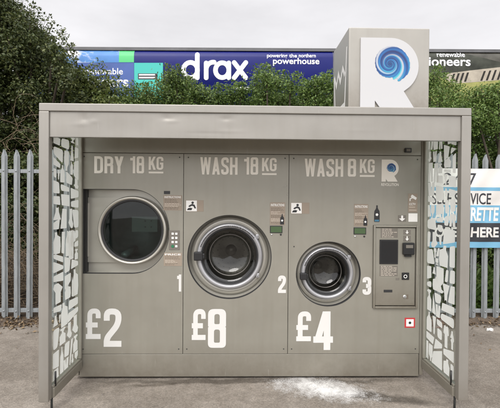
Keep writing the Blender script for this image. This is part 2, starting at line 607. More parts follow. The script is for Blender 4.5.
# dented fascia sheet, recessed a little inside the frame
dents = [(at(85, 117, FD), 0.05, 0.028, -0.0075), (at(93, 121, FD), 0.03, 0.016, 0.004), (at(80, 124, FD), 0.06, 0.014, 0.003),
         (at(167, 117, FD), 0.045, 0.02, -0.006), (at(172, 121, FD), 0.04, 0.012, 0.003), (at(226, 118, FD), 0.05, 0.016, -0.005),
         (at(230, 131, FD), 0.09, 0.012, 0.002), (at(205, 133, FD), 0.12, 0.01, -0.002), (at(360, 130, FD), 0.15, 0.012, 0.0012),
         (at(84, 119, FD), .022, .010, -.0022), (at(88, 116, FD), .012, .02, .004), (at(166, 118, FD), .02, .009, -.0022), (at(170, 116, FD), .012, .014, .003), (at(226, 119, FD), .02, .008, -.002)]
nx, nz = 260, 26
fx0, fx1 = KX0 + PW + 0.001, KX1 - PW - 0.001
vs, fs = [], []
for j in range(nz + 1):
    z = ZFB + (ZFI - 0.001 - ZFB) * j / nz
    for i in range(nx + 1):
        x = fx0 + (fx1 - fx0) * i / nx
        y = FD + 0.012 + 0.0008 * math.sin(x * 7 + 1) * math.sin((z - ZFB) * 30)
        for p, a, b, h in dents:
            y -= .36 * h * math.exp(-((x - p.x) / a) ** 2 - ((z - p.z) / b) ** 2)
        vs.append((x, y, z))
for j in range(nz):
    for i in range(nx):
        k = j * (nx + 1) + i
        fs.append((k, k + 1, k + nx + 2, k + nx + 1))
fa = MB().add(vs, fs, 0, True)
fa.box(fx0, fx1, FD + 0.010, FD + 0.05, ZFB - 0.006, ZFB - 0.0005)      # folded lower lip
fa.box(fx0, fx1, FD + 0.048, FD + 0.051, ZFB + 0.0005, ZFI + 0.02)
f_o = fa.build('fascia_panel', 'paint_canopy', kiosk)
f_o['label'] = 'dented front fascia of the canopy'
MB().bbox(KX0 + 0.07, KX1 - 0.07, FD + 0.056, WD - 0.002, ZFI - 0.03, ZFI - 0.01, 0.002).build('soffit', 'cream', kiosk)

# posts, wings
zpost = 0.088
wings = [(KX0, KX0 + PW, 1), (KX1 - PW, KX1, -1)]
shirt = [(.1, .95), (.35, 1), (.5, .93), (.65, 1), (.9, .95), (1, .62), (.8, .56), (.76, .7), (.76, 0), (.24, 0), (.24, .7), (.2, .56), (0, .62)]
bottle = [(.38, 1), (.62, 1), (.62, .86), (.7, .78), (.9, .66), (.95, .5), (.95, .04), (.88, 0), (.12, 0), (.05, .04), (.05, .5), (.1, .66), (.3, .78), (.38, .86)]
jug = [(.2, 1), (.5, 1), (.55, .85), (.95, .75), (1, .3), (.9, .0), (.05, 0), (0, .55), (.22, .8)]
sock = [(.3, 1), (.8, 1), (.8, .42), (1, .2), (.9, 0), (.55, 0), (.1, .3), (.3, .5)]
trousers = [(.1, 1), (.9, 1), (1, 0), (.62, 0), (.52, .62), (.42, 0), (0, 0)]
dress = [(.32, 1), (.42, .92), (.58, .92), (.68, 1), (.72, .6), (1, 0), (0, 0), (.28, .6)]
spray = [(.2, 1), (.75, 1), (.95, .9), (.7, .85), (.62, .72), (.9, .55), (.9, 0), (.1, 0), (.1, .55), (.38, .72), (.38, .86), (.2, .9)]
SH = [shirt, bottle, jug, sock, trousers, dress, spray]


def cut(poly, p, n):
    A, B = [], []
    k = len(poly)
    for i in range(k):
        u, v = Vector(poly[i]), Vector(poly[(i + 1) % k])
        du, dv = (u - p).dot(n), (v - p).dot(n)
        (A if du >= 0 else B).append(tuple(u))
        if du * dv < 0:
            q = tuple(u + (v - u) * (du / (du - dv)))
            A.append(q); B.append(q)
    return A, B


def inset(poly, d):
    out = poly
    k = len(poly)
    for i in range(k):
        u, v = Vector(poly[i]), Vector(poly[(i + 1) % k])
        e = v - u
        if e.length < 1e-6: continue
        n = Vector((-e.y, e.x)).normalized()
        out, _ = cut(out, u + n * d, n)
        if len(out) < 3: return []
    return out


def wing_pattern(x, y0, y1, z0, z1, seed, th):
    """crazy-paving of garment, bottle and fabric silhouettes"""
    rnd = random.Random(seed)
    area = lambda P_: abs(sum(P_[i][0] * P_[(i + 1) % len(P_)][1] - P_[(i + 1) % len(P_)][0] * P_[i][1] for i in range(len(P_)))) / 2
    done = []
    def split(P_):
        if len(P_) < 3: return
        us = [p[0] for p in P_]; vs_ = [p[1] for p in P_]
        du, dv = max(us) - min(us), max(vs_) - min(vs_)
        if area(P_) < rnd.choice((.008, .014, .018, .028)) and max(du, dv) < .33:
            done.append(P_); return
        c_ = Vector((min(us) + du * rnd.uniform(.36, .64), min(vs_) + dv * rnd.uniform(.36, .64)))
        horiz = dv > du * rnd.uniform(.8, 1.5)
        a_ = rnd.gauss(0, .17) + (PI / 2 if horiz else 0)
        A, B = cut(P_, c_, Vector((math.cos(a_), math.sin(a_))))
        split(A); split(B)
    split([(y0, z0), (y1, z0), (y1, z1), (y0, z1)])
    mb = MB()
    for P_ in done:
        us = [p[0] for p in P_]; vs_ = [p[1] for p in P_]
        du, dv = max(us) - min(us), max(vs_) - min(vs_)
        pts = inset(P_, rnd.uniform(.0085, .0135))
        if rnd.random() < .50 and dv > du * .8 and du > .05:
            sh = rnd.choice(SH)
            if rnd.random() < .3: sh = [(1 - u, 1 - v) for u, v in sh]
            pts = [(min(us) + .010 + u * (du - .020), min(vs_) + .010 + v * (dv - .020)) for u, v in sh]
        elif len(pts) >= 3:
            pts = fillet([tuple((Vector(pts[-1]) + Vector(pts[0])) / 2)] + list(pts) + [tuple((Vector(pts[-1]) + Vector(pts[0])) / 2)], rnd.choice((.008, .014, .022)), 4)[:-1]
        if len(pts) < 3: continue
        tr = tessellate_polygon([[Vector((u, v, 0)) for u, v in pts]])
        xx = x + th + math.copysign(.00018, th) * (done.index(P_) % 7)
        mb.add([(xx, u, v) for u, v in pts], [t for t in tr])
    return mb


for wi, (a, b, sgn) in enumerate(wings):
    MB().bbox(a, b, FD - 0.001, FD + 0.05, zpost, KTOP - 0.0005 if False else ZFI - 0.0008, 0.005).build('front_post', 'paint_canopy', kiosk)
    xm = b - 0.008 if sgn > 0 else a + 0.008          # pane plane near the inner face of the post
    xa, xb = xm - 0.022, xm + 0.022
    y0, y1 = FD + 0.052, WD - 0.008
    rail = MB().bbox(xa, xb, y0, y1, 0.092, 0.16, 0.005)
    rail.bbox(xa + .006, xb - .006, y0, y1, 0.1605, 0.176, 0.003)
    rail.build('bottom_rail', 'paint', kiosk)
    MB().bbox(xa, xb, y1 - 0.024, y1 - 0.001, 0.178, KTOP - 0.062, 0.003).build('rear_stile', 'paint', kiosk)
    pane = MB().box(xm - 0.003, xm + 0.003, y0 + 0.002, y1 - 0.025, 0.177, KTOP - 0.062).build('glass_pane', 'glass', kiosk)
    wing_pattern(xm, y0 + 0.01, y1 - 0.03, 0.185, KTOP - 0.12, 5 + wi * 4, 0.0034 * sgn).build('frosted_pattern', 'decal', pane)
    for yy in (y0 + 0.01,):
        MB().tube([(xm, yy, 0.0), (xm, yy, 0.0915)], 0.0075, n=10).build('levelling_foot', 'dark_gap', kiosk)
    # clamp with a small pin near the front lower corner
    MB().tube([(xm + sgn * 0.016, y0 + 0.03, 0.16), (xm + sgn * 0.016, y0 + 0.03, 0.26)], 0.006, n=8).build('locking_pin', 'black', kiosk)


# ---- lettering and stickers on the panels
LY = WD - 0.0012


def letters(name, parent, items, m, t=0.15, gap=0.07):
    for s_, box in items:
        mb = MB()
        glyphs(mb, s_, *pxbox(*box), LY, t, gap, w=.46)
        mb.build('heading_lettering', m, parent)


letters('l', panels[0], [('DRY', (94.3, 156.3, 123.5, 173.3)), ('18', (129.4, 156.3, 144.2, 173.3)), ('KG', (148.7, 156.7, 163.4, 169.8))], 'cream')
MB().rect(*pxbox(148.7, 171.6, 163.4, 173.4), LY).build('heading_underline', 'cream', panels[0])
letters('l', panels[1], [('WASH', (200.2, 157.3, 237.6, 174.6)), ('18', (243.2, 157.3, 258.2, 174.6)), ('KG', (262, 158, 276.6, 171.2))], 'cream')
MB().rect(*pxbox(262, 173.2, 276.6, 175.0), LY).build('heading_underline', 'cream', panels[1])
letters('l', panels[2], [('WASH', (304.6, 158.8, 343.2, 176.6)), ('8', (347.8, 158.8, 356, 176.6)), ('KG', (359.8, 159.2, 374.6, 173))], 'cream')
MB().rect(*pxbox(359.8, 175, 374.6, 176.9), LY).build('heading_underline', 'cream', panels[2])
for i, (p, d, n, nb) in enumerate([((85.9, 308.5, 100.7, 339), (103.8, 308.5, 121.5, 346.8), '2', (176.4, 274.5, 181.2, 291.6)),
                                   ((191.8, 309, 205.7, 340), (208, 309, 226, 347.8), '8', (278, 275.5, 286, 293)),
                                   ((296.3, 311.4, 311, 341.2), (313.3, 311.4, 333, 350), '4', (362.5, 277, 371.2, 294.8))]):
    mb = MB()
    glyphs(mb, '£', *pxbox(*p), LY, 0.165, w=0.5)
    glyphs(mb, n, *pxbox(*d), LY, 0.155 if n != '4' else 0.165, w=0.46)
    mb.build('price_lettering', 'white', panels[i])
    mb = MB()
    glyphs(mb, '123'[i], *pxbox(*nb), LY, 0.19, w=0.46)
    mb.build('machine_number', 'white', panels[i])


def R_outline(x0, x1, z0, z1):
    """solid letter R whose bowl is left for the swirl; box is the whole letter"""
    w, h = 58.0, 71.5
    pts = [(0, 0), (29, 0)] + [(30 + 28 * math.cos(a), 28 - 28 * math.sin(a)) for a in [math.radians(88 - k * 6.2) for k in range(23)]]
    pts += [(43.4, 53), (55, h), (21.2, h), (14.6, 62.5), (14.6, h), (0, h)]
    return [(x0 + p[0] / w * (x1 - x0), z1 - p[1] / h * (z1 - z0)) for p in pts][::-1]


SW = bpy.data.materials.new('swirl_ink'); SW.use_nodes = True
_nt = SW.node_tree
_a = N(_nt, 'ShaderNodeVertexColor', layer_name='ink')
_nt.links.new(_a.outputs['Color'], _nt.nodes['Principled BSDF'].inputs['Base Color'])
_nt.nodes['Principled BSDF'].inputs['Roughness'].default_value = 0.4
M['swirl'] = SW


def swirl(cx, cz, R, y, parent, nr=44, na=220):
    """printed blue whirl: curved bands of navy, blue and cyan with white gaps"""
    vs, fs, cols, bad = [], [], [], []
    navy, blue, cyan, wht = np.array((.003, .018, .11)), np.array((.006, .11, .33)), np.array((.05, .38, .45)), np.array((.47, .475, .48))
    def col(r, a):
        tw = a + 4.6 * math.log(max(r, .03) / 1.0)              # log spiral phase
        s = math.sin(tw * 2 + .6)
        s2 = math.sin(tw * 5 + 1.3 + 1.5 * r)
        vert = 0.5 - 0.5 * math.sin(a - .25) * r                      # 0 top .. 1 bottom
        t = np.clip(0.15 + 0.8 * vert + 0.35 * s2 * 0.5 + .25 * s - .15, 0, 1)
        c = navy * (1 - min(1, t * 2)) + blue * min(1, t * 2) if t < .5 else blue * (2 - 2 * t) + cyan * (2 * t - 1)
        gap = np.clip((math.sin(tw * 2 - .4) - .66) * 4, 0, 1) * np.clip((r - .25) * 3, 0, 1)
        c = c * (1 - gap * .75) + wht * gap * .75
        edge = .84 + .16 * math.sin(tw + 2.0) if r > .5 else 2
        c = c * (1 - .8 * math.exp(-(r / .16) ** 2)) + navy * .8 * math.exp(-(r / .16) ** 2)
        return None if r > edge + .015 * s2 + .01 * math.sin(a * 23) else c
    for j in range(nr + 1):
        r = max(0.004, j / nr)
        for i in range(na):
            a = 2 * PI * i / na
            vs.append((cx + R * r * math.cos(a), y, cz + R * r * math.sin(a)))
            q = col(r, a)
            bad.append(q is None)
            cols.append((*(wht if q is None else q), 1))
    for j in range(nr):
        for i in range(na):
            i2 = (i + 1) % na
            f = (j * na + i, j * na + i2, (j + 1) * na + i2, (j + 1) * na + i)
            if not any(bad[q] for q in f): fs.append(f)
    o = MB().add(vs, fs).build('swirl_emblem', 'swirl', parent)
    at_ = o.data.color_attributes.new('ink', 'FLOAT_COLOR', 'POINT')
    at_.data.foreach_set('color', np.array(cols, dtype=np.float32).ravel())
    return o


# small logo on the right panel
mb = MB()
bx = pxbox(381.6, 159.6, 398.6, 181.6)
mb.plate(R_outline(*bx), [], LY, WD - 0.0004)
text(mb, 'REVOLUTION', *pxbox(381.2, 183.2, 398.6, 186), LY, bold=0.02)
mb.build('logo_letter', 'cream', panels[2])
c_ = W(390.6, 168.0)
swirl(c_[0], c_[1], 5.6 * WD / F, LY - 0.0008, panels[2], 18, 90)


def sticker(name, parent, box, m='tan', heading=None, lines=0, extra=None, thick=0.0016, label=None):
    x0, x1, z0, z1 = pxbox(*box)
    mb = MB().bbox(x0, x1, WD - thick, WD + 0.001, z0, z1, 0.0006, 0, 1)
    y = WD - thick - 0.0004
    w, h = x1 - x0, z1 - z0
    zt = z1 - 0.06 * h
    if heading:
        text(mb, heading, x0 + .06 * w, x1 - .06 * w, zt - min(.13 * h, .02), zt, y, 2, bold=0.02)
        zt -= min(.13 * h, .02) + .06 * h
    rnd = random.Random(hash(box) % 1000)
    lines *= 2
    for k in range(lines):
        dz = (zt - z0 - .05 * h) / lines
        zc = zt - dz * (k + .5)
        e = rnd.uniform(.5, .93)
        u = .07
        while u < e:
            du = rnd.uniform(.05, .17)
            mb.rect(x0 + u * w, x0 + min(u + du, .95) * w, zc - dz * rnd.uniform(.14, .2), zc + dz * rnd.uniform(.14, .26), y, 6 if (k // 3) % 2 else 1)
            u += du + .03
    if extra:
        extra(mb, x0, x1, z0, z1, y - 0.0004)
    o = mb.build(name, [m, 'tan_dark', 'label_white', 'black', 'green_btn', 'blue_ink', 'tan_light', 'red'], parent)
    if label: o['label'] = label
    return o


def bottle_icon(cx, cz, h, y, mb, mi=3, star=True):
    w = h * 0.42
    mb.plate([(cx + (u - .5) * w, cz + (v - .5) * h) for u, v in bottle][::-1], [], y, y + .0003, mi, walls=False)
    if star:
        mb.plate(circ(cx, cz - h * .12, w * .26, 5), [], y - .0003, y, 2, walls=False)


def pictogram(mb, x0, x1, z0, z1, y):
    """white square with a black figure stooping over a drum"""
    w = (z1 - z0)
    mb.rect(x0 + .03 * w, x0 + .97 * w, z0 + .03 * w, z1 - .03 * w, y, 2)
    pt = lambda L: [(x0 + u * w, z0 + v * w) for u, v in L]
    mb.plate(circ(x0 + .60 * w, z0 + .78 * w, .11 * w, 14), [], y - .0004, y, 3, walls=False)
    mb.plate(pt([(.30, .55), (.55, .68), (.78, .60), (.90, .30), (.78, .26), (.66, .48), (.5, .5), (.36, .40), (.22, .44)]), [], y - .0007, y, 3, walls=False)
    mb.plate(pt([(.1, .12), (.5, .12), (.58, .3), (.4, .34), (.2, .3)]), [], y - .0004, y, 3, walls=False)


# dryer stickers
sticker('instruction_sticker', panels[0], (163.4, 195.2, 182, 210.4), heading='INSTRUCTIONS', lines=4)
sticker('slot', panels[0], (164, 191, 170, 194), 'black', thick=0.004)


def keys(mb, x0, x1, z0, z1, y):
    w, h = x1 - x0, z1 - z0
    for r in range(4):
        for c in range(2):
            cx, cz = x0 + w * (.36 if c == 0 else .70), z1 - h * (.17 + .215 * r)
            if r == 3 and c == 0:
                mb.plate(circ(cx, cz, w * .14, 16), [], y - .003, y + .0004, 4)
            else:
                mb.bbox(cx - w * .11, cx + w * .11, y - .003, y + .0004, cz - h * .055, cz + h * .055, .0008, 2, 1)


sticker('keypad', panels[0], (169, 230.4, 179.6, 249.8), 'grey_label', extra=keys, thick=0.004)
sticker('price_sticker', panels[0], (163.8, 252.8, 182, 266), 'tan', heading='PRICE', lines=4)
# washer stickers
sticker('pictogram_sticker', panels[1], (185.8, 200.2, 203.6, 211.6), 'tan', extra=pictogram)
sticker('pictogram_sticker', panels[2], (290.8, 202.6, 309.4, 213.8), 'tan', extra=pictogram)
def two_bottles(mb, x0, x1, z0, z1, y):
    bottle_icon(x1 - (x1 - x0) * .2, z0 + (z1 - z0) * .26, (z1 - z0) * .46, y, mb)
for pn, (bx_, lcd, b1, b2) in ((1, ((269.9, 202.4, 285.2, 225.2), (269.9, 225.8, 282.4, 233), (271.6, 234.6), (280.8, 234.6))),
                               (2, ((354, 204, 368.2, 226.4), (353.6, 227.4, 366, 234.4), (355, 236.4), (364.2, 236.4)))):
    sticker('instruction_sticker', panels[pn], bx_, heading='INSTRUCTIONS', lines=7, extra=two_bottles)
    x0, x1, z0, z1 = pxbox(*lcd)
    MB().bbox(x0, x1, WD - 0.005, WD + .001, z0, z1, .0015, 0).rect(x0 + .006, x1 - .006, z0 + .006, z1 - .006, WD - 0.0054, 1).build('display', ['black', 'green_lcd'], panels[pn])
    for q, m_ in ((b1, 'steel'), (b2, 'black')):
        c = W(*q)
        MB().revolve(c[0], c[1], [(0.0001, WD - .007), (.006, WD - .006), (.0075, WD - .003), (.0075, WD + .001)], 16).build('button', m_, panels[pn])
# hole in the right panel
c = W(294, 246.6)
MB().plate(circ(*c, .006, 14), [], WD - .001, WD, 0).build('keyhole', 'inside', panels[2])
x0, x1, z0, z1 = pxbox(373.8, 205.3, 380, 222)
mb = MB()
mb.plate([(x0 + u * (x1 - x0), z0 + v * (z1 - z0)) for u, v in bottle][::-1], [], LY, WD - .0003, 0)
mb.plate(circ((x0 + x1) / 2, z0 + (z1 - z0) * .44, (x1 - x0) * .24, 5), [], LY - .0005, LY, 1, walls=False)
mb.rect(x0 + .14 * (x1 - x0), x1 - .14 * (x1 - x0), z0 + .03 * (z1 - z0), z0 + .14 * (z1 - z0), LY - .0004, 2)
mb.build('bottle_sticker', ['black', 'label_white', 'blue_ink'], panels[2])


def cctv(mb, x0, x1, z0, z1, y):
    w, h = x1 - x0, z1 - z0
    P_ = lambda L: [(x0 + u * w, z0 + v * h) for u, v in L]
    mb.plate(P_([(.3, .88), (.42, .95), (.92, .78), (.82, .66), (.3, .80)]), [], y, y + .0002, 2, walls=False)
    mb.plate(P_([(.15, .6), (.25, .6), (.25, .7), (.5, .76), (.48, .80), (.15, .74)]), [], y - .0003, y, 2, walls=False)
    text(mb, 'CCTV', x0 + .12 * w, x0 + .8 * w, z0 + .38 * h, z0 + .5 * h, y, 2, bold=.02)
    mb.rect(x0 + .1 * w, x0 + .75 * w, z0 + .26 * h, z0 + .30 * h, y, 6)
    mb.rect(x0 + .1 * w, x0 + .9 * w, z0 + .1 * h, z0 + .14 * h, y, 6)


sticker('camera_sticker', panels[2], (408, 193.6, 417.4, 212.4), 'tan', extra=cctv)
sticker('blank_label', panels[2], (408.4, 213.4, 417.4, 221.8), 'label_white')


def arrow(mb, x0, x1, z0, z1, y, mi=2):
    w, h = x1 - x0, z1 - z0
    L = [(.38, .95), (.62, .95), (.62, .5), (.9, .5), (.5, .06), (.1, .5), (.38, .5)]
    mb.plate([(x0 + u * w, z0 + v * h) for u, v in L][::-1], [], y, y + .0002, mi, walls=False)


sticker('arrow_sticker', panels[2], (398, 215.2, 406, 221.6), 'grey_label', extra=arrow)


def redsq(mb, x0, x1, z0, z1, y):
    w, h = x1 - x0, z1 - z0
    mb.rect(x0 + .14 * w, x1 - .14 * w, z0 + .14 * h, z1 - .14 * h, y, 2)
    mb.plate(circ((x0 + x1) / 2, (z0 + z1) / 2, .13 * w, 16), [], y - .0004, y, 3, walls=False)


sticker('red_bordered_sticker', panels[2], (404.6, 317.8, 415, 327.8), 'red', extra=redsq)

# ================================================================== DRYER
dryer = empty('tumble_dryer', (DRY[0], WD + 0.1, 0),
              'tumble dryer with round dark glass door in a square opening, left under DRY 18 KG', 'tumble dryer')
RD = 0.095
mb = MB()
op2 = opening
k = len(op2)
mb.add([(p[0], WD + 0.0305, p[1]) for p in op2] + [(p[0], WD + RD, p[1]) for p in op2], [(i, (i + 1) % k, k + (i + 1) % k, k + i) for i in range(k)])
mb.build('opening_liner', 'plate', dryer)
mb = MB()
mb.plate([(dx0 - .02, dzb - .02), (dcx + .32, dzb - .02), (dcx + .32, dzt + .02), (dx0 - .02, dzt + .02)], [circ(*DRY, DRY_R * .9, 64)], WD + RD, WD + RD + .01)
mb.build('face_plate', 'plate', dryer)
tm = MB()  # black band modelled around the opening in place of its edge shadow
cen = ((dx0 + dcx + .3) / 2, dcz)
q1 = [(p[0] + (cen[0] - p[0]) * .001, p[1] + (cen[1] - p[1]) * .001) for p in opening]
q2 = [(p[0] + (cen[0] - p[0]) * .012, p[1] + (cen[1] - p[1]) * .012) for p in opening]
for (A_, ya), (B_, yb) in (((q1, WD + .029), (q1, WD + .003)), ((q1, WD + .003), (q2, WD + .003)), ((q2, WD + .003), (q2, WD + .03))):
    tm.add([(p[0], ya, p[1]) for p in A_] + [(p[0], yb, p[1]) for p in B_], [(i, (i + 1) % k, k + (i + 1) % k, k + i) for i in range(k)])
tm.build('rim_shade', 'rubber', dryer)
MB().box(dx0 + .006, dx0 + .010, WD + .032, WD + RD - .001, dzb + .004, dzt - .004).build('dark_strip', 'rubber', dryer)  # dark strip along the left wall of the opening
# door leaf: rectangle with hinge on the left, carrying the round rim
lx0 = W(86.5, 230, WD + RD)[0] + .01
lz0, lz1 = DRY[1] - 0.235, DRY[1] + 0.235
leaf = MB().plate([(lx0, lz0)] + [(DRY[0], lz0)] + [(DRY[0], lz1), (lx0, lz1)], [circ(DRY[0], DRY[1], 1e-3, 3)][:0], WD + RD - .016, WD + RD - .001)
door = MB()
r_in = DRY_R * .87
arc = circ(*DRY, DRY_R * .95, 40, a0=-PI / 2, a1=PI / 2, end=True)
door.plate([(lx0, DRY[1] - DRY_R * .95)] + arc + [(lx0, DRY[1] + DRY_R * .95)], [circ(*DRY, r_in, 64)], WD + RD - .018, WD + RD - .002)
door_o = door.build('door', 'plate', dryer)
MB().revolve(*DRY, [(DRY_R * .995, WD + RD - .019), (DRY_R, WD + .03), (DRY_R * .985, WD + .018), (DRY_R * .95, WD + .012), (DRY_R * .915, WD + .016), (DRY_R * .895, WD + .028)], 96).build('door_rim', 'rim', door_o)
MB().revolve(*DRY, [(DRY_R * .894, WD + .024), (DRY_R * .88, WD + .022), (DRY_R * .835, WD + .03), (DRY_R * .83, WD + .045)], 96).build('door_gasket', 'rubber', door_o)
MB().revolve(*DRY, [(DRY_R * .838, WD + .034), (DRY_R * .6, WD + .030), (DRY_R * .3, WD + .028), (0.0005, WD + .0275)], 96).build('door_glass', 'dryer_glass', door_o)
for zz in (DRY[1] - .2, DRY[1] + .2):
    MB().tube([(lx0 - .004, WD + RD - .022, zz - .03), (lx0 - .004, WD + RD - .022, zz + .03)], .008, n=10).build('door_hinge', 'steel', door_o)
MB().bbox(lx0 + .004, lx0 + .02, WD + RD - .026, WD + RD - .0185, DRY[1] - .22, DRY[1] + .22, .003).build('hinge_strip', 'plate', door_o)
mb = MB().revolve(*DRY, [(DRY_R * .86, WD + RD - .02), (DRY_R * .98, WD + .12), (DRY_R * 1.0, WD + .5), (0.001, WD + .52)], 64)
mb.tube([(DRY[0] - .1, WD + .14, DRY[1] - .22), (DRY[0] - .1, WD + .48, DRY[1] - .2)], .03, n=8)
mb.build('drum', 'dryer_in', dryer)
mb = MB()
lp = W(148, 226, WD + .1)
mb.box(lp[0] - .14, lp[0] + .07, WD + .13, WD + .135, lp[1] - .05, lp[1] + .075)
for i in range(2):
    for j in range(2):
        mb.plate(circ(lp[0] + (-.03 + .05 * i), lp[1] + (-.01 + .05 * j), .007, 12), [], WD + .128, WD + .13, 1)
mb.build('lint_plate', ['dryer_plate', 'rubber'], dryer)


# ================================================================== WASHERS
def washer(Cc, R, ring_r, glass_r, hand_ang, label):
    t = empty('washing_machine', (Cc[0], WD + 0.08, 0), label, 'washing machine', 'washing machines built into the kiosk')
    rd = 0.085
    cx, cz = Cc
    MB().revolve(cx, cz, [(R + .0005, WD + .0302), (R + .0005, WD + rd), (ring_r * .9, WD + rd + .004)], 96).build('surround', 'plate', t)
    MB().revolve(cx, cz, [(R + .0004, WD + .029), (R + .0002, WD + .002), (R - .0035, WD + .0015), (R - .0045, WD + .004), (R - .004, WD + .034)], 96).build('rim_shade', 'rubber', t)  # thin black ring standing in for the shadow around the recess rim
    d = MB().revolve(cx, cz, [(R * .93, WD + rd - .002), (R * .935, WD + rd - .012), (ring_r * 1.03, WD + rd - .02), (ring_r * 1.0, WD + rd - .01)], 96).build('door', 'plate', t)
    y0 = WD + rd
    ro, ri = ring_r, ring_r - (ring_r - glass_r) * .72
    MB().revolve(cx, cz, [(ro, y0 - .012), (ro, y0 - .04), (ro * .985, y0 - .052), (ro * .95, y0 - .058), (ri * 1.03, y0 - .056), (ri, y0 - .048), (ri * .985, y0 - .02)], 96).build('door_ring', 'ring', d)
    MB().revolve(cx, cz, [(ri * .983, y0 - .040), (ri * .96, y0 - .043), (glass_r * 1.01, y0 - .030), (glass_r * .97, y0 + .0)], 96).build('door_gasket', 'rubber', d)
    gl = [(glass_r, y0 - .022), (glass_r * .9, y0 - .018), (glass_r * .84, y0 + .01), (glass_r * .78, y0 + .05), (glass_r * .62, y0 + .075), (glass_r * .35, y0 + .088), (.0005, y0 + .092)]
    MB().revolve(cx, cz, gl, 96).build('door_glass', 'porthole', d)
    # raised chrome edge of the glass bowl
    MB().revolve(cx, cz, [(glass_r * .80, y0 + .035), (glass_r * .79, y0 + .028), (glass_r * .765, y0 + .033)], 72).build('bowl_edge', 'drum', d)
    # black handle on the left of the ring
    hx, hz = cx + (ro * .93) * math.cos(hand_ang), cz + (ro * .93) * math.sin(hand_ang)
    s = ring_r * .14
    hb = MB().bbox(hx - s * 1.0, hx + s * .9, y0 - .086, y0 - .054, hz - s * .95, hz + s * .95, .008, 0, 3)
    hb.bbox(hx - s * .35, hx + s * 1.3, y0 - .075, y0 - .056, hz - s * .55, hz + s * .55, .005, 0, 2)
    hb.build('door_handle', 'black', d)
    for a in (math.radians(36), math.radians(-34)):
        px_, pz_ = cx + ro * 1.03 * math.cos(a), cz + ro * 1.03 * math.sin(a)
        h_ = MB().bbox(px_ - .014, px_ + .014, y0 - .050, y0 - .015, pz_ - .018, pz_ + .018, .005, 0, 2)
        h_.revolve(px_, pz_, [(.001, y0 - .056), (.006, y0 - .055), (.007, y0 - .0505)], 12)
        h_.build('door_hinge', 'ring', d)
    # printed band of tiny marks along the top of the ring
    mb = MB()
    rnd = random.Random(int(R * 1e4))
    a = math.radians(162)
    rm = (ro * .95 + ri * 1.03) / 2
    while a > math.radians(38):
        da = rnd.uniform(.025, .055)
        hh = (ro - ri) * rnd.uniform(.12, .2)
        if True:
            q = [(cx + rr * math.cos(aa), y0 - .0578, cz + rr * math.sin(aa)) for rr, aa in ((rm - hh, a), (rm + hh, a), (rm + hh, a - da * .7), (rm - hh, a - da * .7))]
            mb.add(q, [(0, 1, 2, 3)])
        a -= da
    mb.build('ring_print', 'black', d)
    dr = MB().revolve(cx, cz, [(glass_r * .99, y0 + .005), (glass_r * 1.18, y0 + .03), (glass_r * 1.22, y0 + .36), (glass_r * .5, y0 + .375), (glass_r * .3, y0 + .36), (.0008, y0 + .355)], 72)
    for kk in range(3):
        aa = math.radians(90 + 120 * kk)
        px_, pz_ = cx + glass_r * 1.12 * math.cos(aa), cz + glass_r * 1.12 * math.sin(aa)
        dr.tube([(px_, y0 + .05, pz_), (px_, y0 + .35, pz_)], .035, n=8)
    for rr in (.55, .75, .95):
        for kk in range(int(26 * rr)):
            aa = 2 * PI * kk / int(26 * rr)
            dr.plate(circ(cx + glass_r * rr * math.cos(aa), cz + glass_r * rr * math.sin(aa), .004, 8), [], y0 + .352, y0 + .354, 1, walls=False)
    dr.revolve(cx, cz, [(.0008, y0 + .32), (glass_r * .2, y0 + .325), (glass_r * .24, y0 + .36)], 24, 0)
    dr.build('drum', ['drum', 'rubber', 'steel'], t)
    return t


washer(WA, WA_R, 33.4 * WD / F, 27.3 * WD / F, math.radians(179), 'larger washing machine with silver door ring, in the middle under WASH 18 KG')
washer(WB, WB_R, 26.8 * WD / F, 21.4 * WD / F, math.radians(186), 'smaller washing machine with silver door ring, under WASH 8 KG beside the payment terminal')

# ================================================================== PAYMENT TERMINAL
term = empty('payment_terminal', ((tx0 + tx1) / 2, WD, tz0), 'grey payment terminal with black screen and card reader beside the small washer', 'payment terminal')
mb = MB()
b_ = 0.016
e = .0015
mb.bbox(tx0 + e, tx0 + b_, WD - .022, WD + .04, tz0 + e, tz1 - e, .004)
mb.bbox(tx1 - b_, tx1 - e, WD - .022, WD + .04, tz0 + e, tz1 - e, .004)
mb.bbox(tx0 + b_ + .0005, tx1 - b_ - .0005, WD - .0215, WD + .04, tz0 + e, tz0 + b_, .004)
mb.bbox(tx0 + b_ + .0005, tx1 - b_ - .0005, WD - .0215, WD + .04, tz1 - b_, tz1 - e, .004)
mb.build('frame', 'paint', term)
pn = MB().bbox(tx0 + b_ + .004, tx1 - b_ - .004, WD - .006, WD + .02, tz0 + b_ + .006, tz1 - b_ - .004, .003).build('faceplate', 'paint', term)
MB().box(tx0 + b_, tx1 - b_, WD + .022, WD + .026, tz0 + b_, tz1 - b_).build('back_liner', 'inside', term)
TY = WD - .006


def tbox(name, box, m, th=.004, r=.001, parent=term):
    x0, x1, z0, z1 = pxbox(*box)
    return MB().bbox(x0, x1, TY - th, TY + .0005, z0, z1, r, 0, 1).build(name, m, parent)


def tlabel(name, box, rows, m='grey_label'):
    x0, x1, z0, z1 = pxbox(*box)
    mb = MB().bbox(x0, x1, TY - .0015, TY + .0005, z0, z1, .0004, 0, 1)
    rnd = random.Random(int(x0 * 999))
    for k in range(rows):
        zc = z1 - (z1 - z0) * (k + .5) / rows
        u, e = .06, rnd.uniform(.6, .94)
        while u < e:
            du = rnd.uniform(.06, .2)
            mb.rect(x0 + u * (x1 - x0), x0 + min(u + du, .95) * (x1 - x0), zc - (z1 - z0) * .17 / rows, zc + (z1 - z0) * .2 / rows, TY - .0019, 1)
            u += du + .04
    return mb.build(name, [m, 'tan_light'], term)


